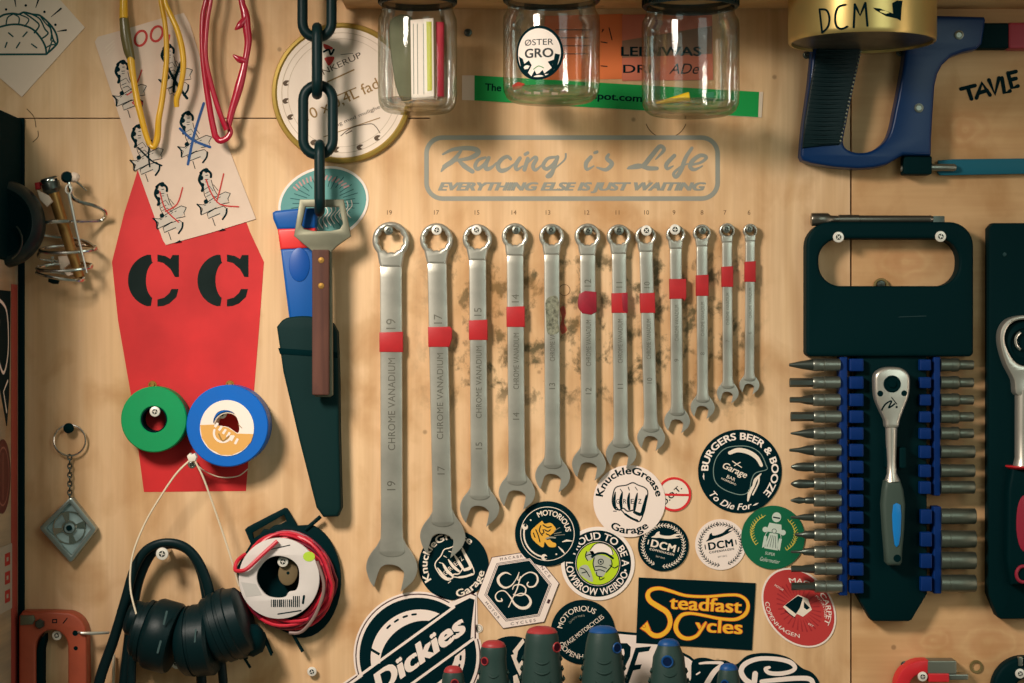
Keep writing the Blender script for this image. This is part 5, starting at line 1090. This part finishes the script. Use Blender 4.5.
b.text('Garage', *U_([(315, 345)])[0], 6.8, d, rot=24, w=26, bold=.02, shear=.2).text('BAR', *U_([(290, 392)])[0], 3.6, d, rot=24, w=9).text('NORREBRO', *U_([(275, 412)])[0], 2, d, rot=24, w=16).stroke(U_([(305, 260), (370, 305)]), .9, d).stroke(U_([(360, 268), (318, 292)]), .9, d)
b.thing('round_sticker', 'large round black sticker with a white helmet and curved lettering', 'sticker', GS)
# leaping dog pair
def dcm(cx, cy, rot, base, ink, layer, label):
    b, d0, d1 = stk(layer); b.at(cx, cy, rot); b.mat(base).poly(circ(0, 0, 25.4, 56), d0, d1); d = d1 + .12; b.mat(ink)
    for i in range(44):
        a = i * 360 / 44 + 4
        if 78 < a < 102: continue
        for sg in (-1, 1):
            r0, r1 = 20.6, 20.6 + sg * 2.0; da = 6 if a < 90 or a > 270 else -6
            b.stroke([(r0 * cos(rad(a)), r0 * sin(rad(a))), (r1 * cos(rad(a - da)), r1 * sin(rad(a - da)))], [.7, 1.9, .6], d, cap=False)
    b.stroke(arc(0, 0, 20.6, 104, 436, 50), .5, d, cap=False)
    b.text('DCM', 0, 3.5, 7.6, d, w=25, bold=.045, sp=1.1).text('COPENHAGEN', 0, 7.2, 2.2, d, w=25, bold=.03, sp=1.2).text('EST 2012', 0, 12.5, 1.5, d, w=9)
    for x in (-15.5, 15.5): b.stroke([(x, -2), (x, 2)], 1, d)
    b.flat(cat([(-14, -5.4), (-11, -8), (-9.5, -11.5), (-7, -13), (-6.5, -10.5), (-3, -10), (4, -11.4), (9, -14.5), (15, -15.5), (9.5, -12), (14, -12), (8, -9.5), (1, -7.5), (-5, -7), (-9, -6)], 3, True), d)
    b.thing('round_sticker', label, 'sticker', GS)
dcm(663.2, 545.7, 14, BLACKINK, CREAM, 1, 'small round black sticker with white leaping dog and wreath')
dcm(720.5, 544.5, -9, PINKW, BLACKINK, 0, 'small round white sticker with black leaping dog and wreath')
# green rider
b, d0, d1 = stk(2); b.at(772.8, 537.3, 10); b.mat(mat('bottle_green_vinyl', (0, 96, 62), .5, spec=.3)).poly(circ(0, 0, 31.8, 60), d0, d1); d = d1 + .12; GL_ = mat('straw_ink', (206, 184, 74), .6)
b.mat(GL_)
for sg in (-1, 1):
    b.stroke([(sg * 22 * cos(rad(a)), -3 + 19 * sin(rad(a))) for a in range(-52, 50, 6)], .5, d, cap=False)
    for a in range(-52, 50, 8):
        for q in (-1, 1):
            x, y = sg * 22 * cos(rad(a)), -3 + 19 * sin(rad(a)); b.stroke([(x, y), (x + q * 2.2, y - 2.6)], [.8, 2.4, .6], d, cap=False)
b.mat(mat('grey_white_ink', (196, 204, 190), .6)).flat(circ(0, -20.5, 4.6, 18, 5), d).flat([(-6, -14), (6, -14), (8, -5), (-8, -5)], d).flat([(-4, -4), (4, -4), (7, 12), (-7, 12)], d).flat([(-9, 0), (-6, 0), (-6, 10), (-9, 12)], d).flat([(9, 0), (6, 0), (6, 10), (9, 12)], d).stroke(arc(0, 0, 8, 0, 360, 20), .6, d)
for x in (-9, 0, 9): b.flat(circ(x, -6.5, 2.8, 12), d + .05)
b.mat(BLACKINK).stroke([(-3, -20), (3, -20)], 1.4, d + .15).stroke(circ(0, -6.5, 2.2, 12), .5, d + .15, closed=True)
for x in (-3, -1, 1, 3): b.stroke([(x * .8, -2), (x * 1.4, 10)], .4, d + .15)
b.mat(mat('grey_white_ink', (196, 204, 190), .6)).text('SUPER', 0, 18, 3, d, w=10).text('Geilermutter', 1, 25, 4.4, d, w=20, shear=.3)
b.thing('round_sticker', 'round bottle green sticker with a motorcyclist between straw wreaths', 'sticker', GS)
# red oval
b, d0, d1 = stk(0); A = 52; b.mat(PINKW).poly(circ(798.7, 607.6, 43.5, 60, 33, A), d0, d1); d = d1 + .12; RV = mat('brick_red_vinyl', (188, 56, 54), .5)
b.mat(RV).flat(circ(798.7, 607.6, 41.7, 60, 31.2, A), d); b.mat(mat('deep_red_ray', (160, 40, 44), .5))
for i in range(28):
    a = i * 360 / 28; b.at(798.7, 607.6, A); b.stroke([(13 * cos(rad(a)), 9 * sin(rad(a))), (27 * cos(rad(a)), 19 * sin(rad(a)))], [.3, 1.5], d + .1, cap=False)
b.at(798.7, 607.6, 32, 1.14, .92); b.mat(PINKW).text('MAGIC CARPET', 0, 0, 5, d + .2, arcR=25.5, mid=22, w=60, bold=.02).text('COPENHAGEN', 0, 0, 4.2, d + .2, arcR=31, mid=198, bottom=True, w=50, bold=.01).text('MOTOR', -24, -6, 2.4, d + .2, rot=0, w=9).text('EST', 17, 10, 2.2, d + .2, w=5).text('MOTORCYCLES', 4, 0, 2.4, d + .2, arcR=20, mid=40, w=22)
b.at(798.7, 607.6); b.mat(CREAM).flat([(-16, -1), (-1, -13), (9, -9), (13, 2), (4, 9), (-2, 6), (-5, 10)], d + .2); b.mat(BLACKINK).flat([(-14, -2.5), (-1, -12), (4, -10), (1, 0), (-3, 6)], d + .3).flat([(5, -6), (11, 0), (8, 2), (5, 0)], d + .3).stroke([(-14, 3), (-4, 10)], .8, d + .3)
b.thing('oval_sticker', 'red oval sticker with a small winged emblem below the bit sockets', 'sticker', GS)
# black and gold
b, d0, d1 = stk(1); b.mat(mat('black_card_vinyl', (0, 29, 33), .55, spec=.05)).poly([(638.6, 577.3), (755.6, 583), (751.8, 650), (636, 643)], d0, d1); d = d1 + .12
G_ = lambda pts: [(630 + x * .127, 570 + y * .127) for x, y in pts]
for m, ew, dz, bo in ((mat('orange_outline', (206, 84, 30), .6), 1.0, d, .055), (mat('gold_yellow_ink', (242, 180, 44), .6), 0, d + .15, .02)):
    b.mat(m)
    b.stroke(cat(G_([(110, 440), (140, 478), (185, 512), (240, 512), (295, 470), (316, 400), (290, 332), (225, 288), (160, 245), (138, 195), (165, 155), (235, 143), (320, 165), (440, 200), (600, 208), (760, 196), (860, 200), (920, 245), (925, 310), (890, 360), (820, 388), (700, 380), (560, 352), (470, 340), (405, 355), (366, 410), (362, 470), (400, 522), (460, 538), (525, 515), (570, 455), (595, 412)]), 5), [w_ + ew for w_ in (2.6, 4.2, 4.6, 4.4, 4.2, 4.4, 5, 5, 4.6, 4, 3.4, 3, 2.6, 2.4, 2.4, 2.4, 2.6, 3.2, 3.6, 3, 2.8, 2.4, 2.4, 3.2, 4, 4.2, 4, 3.4, 3, 2.4, 1.8)], dz)
    b.flat(G_([(82, 458), (135, 405), (160, 470), (135, 490)]) if ew == 0 else G_([(74, 460), (137, 396), (168, 470), (135, 498)]), dz)
    b.text('teadfast', 705.3, 610.6, 13.8, dz, rot=3.5, w=72 + ew, bold=bo).text('ycles', 718.5, 632.5, 14.2, dz, rot=3.2, w=47 + ew, bold=bo)
b.thing('rectangular_sticker', 'rectangular black sticker with swashed golden lettering', 'sticker', GS)
# big round workwear badge
b, d0, d1 = stk(0); cx, cy = 418, 656
ang = -36; c_, s_ = cos(rad(ang)), sin(rad(ang))
def badge(r, hw, L0, L1):
    """outline of a circle merged with a slanting band, traced in band coordinates"""
    pts = []; a0 = math.degrees(math.asin(hw / r))
    pts += [(r * cos(rad(a)), r * sin(rad(a))) for a in range(int(a0) + 1, 180 - int(a0), 6)]
    pts += [(-L0, hw), (-L0 - 4, 0), (-L0, -hw)]
    pts += [(r * cos(rad(a)), r * sin(rad(a))) for a in range(180 + int(a0), 360 - int(a0), 6)]
    pts += [(L1 + 6, -hw), (L1 + 9, -hw * .75), (L1 - 8, hw * .35), (L1 - 17, hw)]
    return [(cx + x * c_ - y * s_, cy + x * s_ + y * c_) for x, y in pts]
b.mat(PINKW).poly(badge(64.5, 22.5, 90, 76), d0, d1); d = d1 + .12
b.mat(PLUM).flat(badge(62.6, 20.4, 88, 74), d); b.mat(PINKW).flat(badge(61.4, 19.2, 87, 73), d + .06); b.mat(BLACKINK).flat(badge(58.5, 16.6, 84, 70), d + .12)
b.at(cx, cy, ang); b.mat(PINKW).stroke([(-60, -18.6), (58, -18.6)], 2.6, d + .2).stroke([(-60, 18.6), (55, 18.6)], 2.6, d + .2)
for sg in (-1, 1):
    L_ = [(48 * cos(rad(a)), sg * 46 * sin(rad(a))) for a in range(28, 158, 6)]
    H_ = [(40 * cos(rad(a)), sg * 33 * sin(rad(a))) for a in range(150, 36, -6)]
    if sg < 0: b.flat([(x, y) for x, y in L_] + H_, d + .16)
    else: b.flat([(x, y) for x, y in L_] + H_, d + .16)
b.mat(BLACKINK)
for a in (262, 275, 288, 300): b.stroke([(43.5 * cos(rad(a - 3)), 41.5 * sin(rad(a - 3))), (43.5 * cos(rad(a + 2)), 41.5 * sin(rad(a + 2)))], 2, d + .3)
for a in (40, 52, 64, 78): b.stroke([(43.5 * cos(rad(a - 3)), 41.5 * sin(rad(a - 3))), (43.5 * cos(rad(a + 2)), 41.5 * sin(rad(a + 2)))], 2, d + .3)
b.stroke([(-37, -40), (-30, -24)], 2.6, d + .3, cap=False); b.mat(PINKW)
b.text('Dickies', 1.5, 8, 20, d + .4, w=112, bold=.055, shear=.32, sp=1.02)
b.at(); b.thing('badge_sticker', 'large black and white round badge sticker with a slanting word band', 'sticker', GS)
b, d0, d1 = stk(0); b.at(478.6, 628.3); b.mat(CREAM).poly(circ(0, 0, 4.3, 20), d0, d1); b.mat(GREYINK).stroke(circ(0, 0, 3.2, 18), .5, d1 + .1, closed=True).text('R', 0, 1.6, 3.2, d1 + .1)
b.thing('mark_sticker', 'tiny round registered mark sticker beside the slanting badge', 'sticker', GS)
# black vintage motorcycle disc
b, d0, d1 = stk(0); b.at(583, 632); b.mat(BLACKINK).poly(circ(0, 0, 32.3, 60), d0, d1); d = d1 + .12; b.mat(CREAM)
b.text('MOTORIOUS', 0, 0, 5.6, d, arcR=21, mid=-24, w=41, bold=.01).text('VINTAGE MOTORCYCLES', -1, 2.5, 4.6, d, rot=-37, w=56, bold=.01).text('COPENHAGEN', 0, 0, 5.4, d, arcR=27, mid=190, bottom=True, w=52, bold=.01)
b.mat(mat('grey_ink', (150, 146, 130), .6)).text('QUALITY PARTS', 0, 0, 1.9, d, arcR=15.5, mid=-25, w=17).text('SINCE', 14, -2, 2.4, d, rot=-37, w=12)
b.thing('round_sticker', 'round black sticker with slanting lettering behind the red and blue screwdrivers', 'sticker', GS)
# half hidden disc
b, d0, d1 = stk(0); b.at(512, 669); b.mat(BLACKINK).poly(circ(0, 0, 33, 60), d0, d1); d = d1 + .12; b.mat(CREAM)
b.at(); b.flat([(523, 638), (524.5, 642), (518, 651), (516.5, 659), (512.5, 651)], d).flat([(511, 655), (514, 654), (519, 664), (523, 658), (524, 664), (520, 676), (516, 668)], d + .02).flat([(513, 676), (517, 674), (520, 683), (514, 686)], d)
b.thing('round_sticker', 'half hidden black disc sticker with fat white letters between red screwdrivers', 'sticker', GS)
# white banner sticker
b, d0, d1 = stk(0); O_ = [(602, 630), (617, 631), (640, 633), (655, 637), (668, 645), (682, 652), (690, 656), (697, 662), (704, 672), (700, 690), (690, 720), (602, 720)]
b.mat(BLACKINK).poly(O_, d0, d1); b.mat(PINKW).flat(inset(O_ if area(O_) > 0 else O_[::-1], 2.6), d1 + .12); d = d1 + .25; b.mat(BLACKINK)
Q = lambda pts: [(580 + x * .15625, 600 + y * .15625) for x, y in pts]
b.flat(Q([(355, 305), (455, 295), (440, 325), (375, 335), (350, 415), (395, 410), (385, 440), (340, 450), (300, 560), (270, 560)]), d).flat(Q([(200, 275), (300, 275), (325, 300), (320, 360), (290, 420), (250, 560), (215, 560), (265, 400), (285, 340), (280, 312), (230, 312)]), d)
b.thing('banner_sticker', 'white sticker with bold black italic letters behind the blue screwdrivers', 'sticker', GS)
# black script sticker
b, d0, d1 = stk(1); W_ = lambda pts: [(680 + x * .15625, 600 + y * .15625) for x, y in pts]
O_ = cat(W_([(75, 400), (110, 372), (170, 370), (230, 385), (290, 385), (340, 410), (370, 405), (430, 355), (520, 338), (620, 345), (700, 370), (750, 410), (790, 440), (840, 460), (880, 505), (890, 560), (860, 760), (60, 760), (70, 500)]), 3, True)
b.mat(BLACKINK).poly(O_, d0, d1); d = d1 + .12; b.mat(PINKW)
b.stroke(cat(W_([(125, 405), (180, 400), (270, 405), (225, 450), (190, 500), (160, 560), (140, 640)]), 4), [2, 3, 5, 5.4, 5.4], d).stroke(cat(W_([(480, 470), (470, 540), (440, 600)]), 4), 5.5, d)
b.stroke(cat(W_([(570, 430), (545, 440), (570, 465), (640, 470), (710, 455), (735, 430), (700, 395), (610, 375), (500, 375), (420, 405), (390, 450), (410, 500), (450, 530)]), 5), [3, 4, 4.4, 4, 4.6, 4.2, 5, 5.4, 5.4], d).stroke(cat(W_([(520, 520), (620, 510), (740, 500), (830, 505), (850, 550), (830, 600)]), 4), [4, 5, 5, 5], d).stroke(W_([(105, 475), (125, 462)]), 1.6, d)
b.thing('script_sticker', 'black sticker with looping white script low under the gold lettered one', 'sticker', GS)
# Racing slogan
b = MB(); b.mat(GREYINK); d = .16
fr = rrect(426.5, 137.6, 717.6, 198.6, 16, 8); b.stroke(fr, 4.6, d, closed=True)
A1 = lambda pts: [(415 + x * .15625, 125 + y * .15625) for x, y in pts]; A2 = lambda pts: [(565 + x * .15625, 125 + y * .15625) for x, y in pts]
for p_, w_ in (([(178, 188), (240, 158), (330, 148), (392, 158), (402, 182), (350, 212), (275, 225)], [1.5, 3.4, 4, 4, 2]), ([(295, 165), (245, 228), (195, 262), (168, 297)], [2, 4, 3.6, 1.2]), ([(275, 222), (315, 262), (368, 298)], [2, 4, 3.4]), ([(180, 262), (230, 235), (270, 225)], [1.4, 2.6, 2]),
    ([(450, 208), (405, 225), (385, 262), (402, 282), (440, 255), (472, 212)], [2, 3, 3, 2]), ([(472, 210), (452, 255), (458, 282), (490, 272), (522, 240)], [3, 3.6, 3, 1]), ([(612, 218), (590, 202), (552, 222), (530, 260), (548, 292), (592, 282), (635, 248)], [2.4, 3, 3.6, 3.4, 1]),
    ([(672, 212), (645, 255), (652, 286), (690, 262)], [3, 3.4, 2.6, 1]), ([(705, 188), (722, 178)], [2.6, 2.6]), ([(722, 215), (700, 285)], [3, 3.4]), ([(710, 255), (760, 208), (778, 216), (755, 262), (772, 288), (812, 255)], [1, 2.4, 3.2, 3, 1]),
    ([(900, 205), (850, 215), (820, 258), (842, 282), (880, 255), (912, 208)], [2, 3, 3, 2]), ([(912, 205), (890, 270), (868, 325), (842, 328), (880, 290), (955, 225), (965, 185)], [3, 3.2, 2, 1.2, 1.6])): b.stroke(cat(A1(p_), 5), [q * 1.28 for q in w_], d)
for p_, w_ in (([(165, 205), (135, 245), (140, 284), (185, 262)], [3, 3.4, 2.6, 1]), ([(190, 178), (205, 172)], [2.4, 2.4]), ([(280, 188), (268, 215), (300, 248), (262, 286), (205, 272)], [2, 3.2, 3.6, 3, 1.4]), ([(622, 138), (600, 142), (545, 208), (495, 262), (402, 278)], [3, 3.6, 3.8, 1.6]), ([(410, 272), (470, 258), (530, 276), (588, 278)], [2, 3, 3.6, 3]), ([(622, 138), (632, 162), (580, 220)], [3, 3, 1]),
    ([(700, 196), (650, 250), (655, 280), (692, 262)], [3, 3.4, 2.6, 1]), ([(812, 148), (772, 210), (742, 290), (710, 332), (696, 308), (740, 268), (785, 248)], [2.6, 3.4, 3.2, 2, 1]), ([(800, 258), (868, 240), (905, 208), (868, 194), (820, 226), (800, 265), (828, 286), (880, 262)], [1.6, 2.4, 3, 3.6, 3.2, 1])): b.stroke(cat(A2(p_), 5), [q * 1.28 for q in w_], d)
b.text('EVERYTHING ELSE IS JUST WAITING', 572, 190.3, 8.2, d, w=268, bold=.075, shear=.3)
b.thing('slogan_decal', 'grey framed slogan decal with script lettering above the wrenches', 'decal')
# ------------------------------------------------------------------ light and camera
def area_light(name, x, y, d, tx, ty, td, sx, sy, power, col, shape='RECTANGLE'):
    l = bpy.data.lights.new(name, 'AREA'); l.shape = shape; l.size = sx; l.size_y = sy; l.energy = power; l.color = col
    o = bpy.data.objects.new(name, l); C.objects.link(o)
    p = Vector(((x - CX) * S, -d * S, (CY - y) * S)); q = Vector(((tx - CX) * S, -td * S, (CY - ty) * S))
    o.location = p; o.rotation_euler = (q - p).to_track_quat('-Z', 'Y').to_euler(); return o
l = bpy.data.lights.new('workshop_lamp', 'SPOT'); l.energy = 41; l.color = (1.0, 0.905, 0.79); l.shadow_soft_size = 0.10
l.spot_size = rad(56); l.spot_blend = 1.0
o = bpy.data.objects.new('workshop_lamp', l); C.objects.link(o)
p = Vector(((-150 - CX) * S, -980 * S, (CY + 230) * S)); q = Vector(((570 - CX) * S, 0, (CY - 525) * S))
o.location = p; o.rotation_euler = (q - p).to_track_quat('-Z', 'Y').to_euler()
area_light('cool_fill', 1500, -200, 1900, 560, 350, 0, 0.5, 0.8, 2.6, (0.80, 1.0, 0.92))  # added fill, not a window: cool light from the upper right
area_light('highlight_fill', 2100, 420, 900, 700, 300, 0, 0.12, 0.9, 1.3, (1.0, 0.82, 0.66))  # added warm fill, not a real lamp: puts highlights on the jar edges
w = bpy.data.worlds.new('workshop'); bpy.context.scene.world = w; w.use_nodes = True
nt = w.node_tree; bg = nt.nodes['Background']; bg.inputs[1].default_value = 0.36
tc = nt.nodes.new('ShaderNodeTexCoord'); nz = nt.nodes.new('ShaderNodeTexNoise'); nz.inputs['Scale'].default_value = 2.2; nz.inputs['Detail'].default_value = 2
nt.links.new(tc.outputs['Generated'], nz.inputs['Vector'])
mp = nt.nodes.new('ShaderNodeMapRange'); mp.inputs[1].default_value = 0.35; mp.inputs[2].default_value = 0.65
mx = nt.nodes.new('ShaderNodeMix'); mx.data_type = 'RGBA'; mx.inputs[6].default_value = (0.10, 0.17, 0.13, 1); mx.inputs[7].default_value = (0.66, 0.62, 0.48, 1)
nt.links.new(nz.outputs['Fac'], mp.inputs[0]); nt.links.new(mp.outputs[0], mx.inputs[0]); nt.links.new(mx.outputs[2], bg.inputs[0])

cam = bpy.data.cameras.new('camera'); cam.sensor_width = 36; cam.lens = 36 * D / 1024; cam.clip_start = 0.01; cam.clip_end = 20
co = bpy.data.objects.new('camera', cam); C.objects.link(co); co.location = (0, -D * S, 0); co.rotation_euler = (rad(90), 0, 0)
sc = bpy.context.scene; sc.camera = co
sc.view_settings.view_transform = 'Standard'; sc.view_settings.look = 'None'; sc.view_settings.exposure = 0.0; sc.view_settings.gamma = 1.0
sc.view_settings.use_curve_mapping = False
sc.cycles.transparent_max_bounces = 24; sc.cycles.use_denoising = True
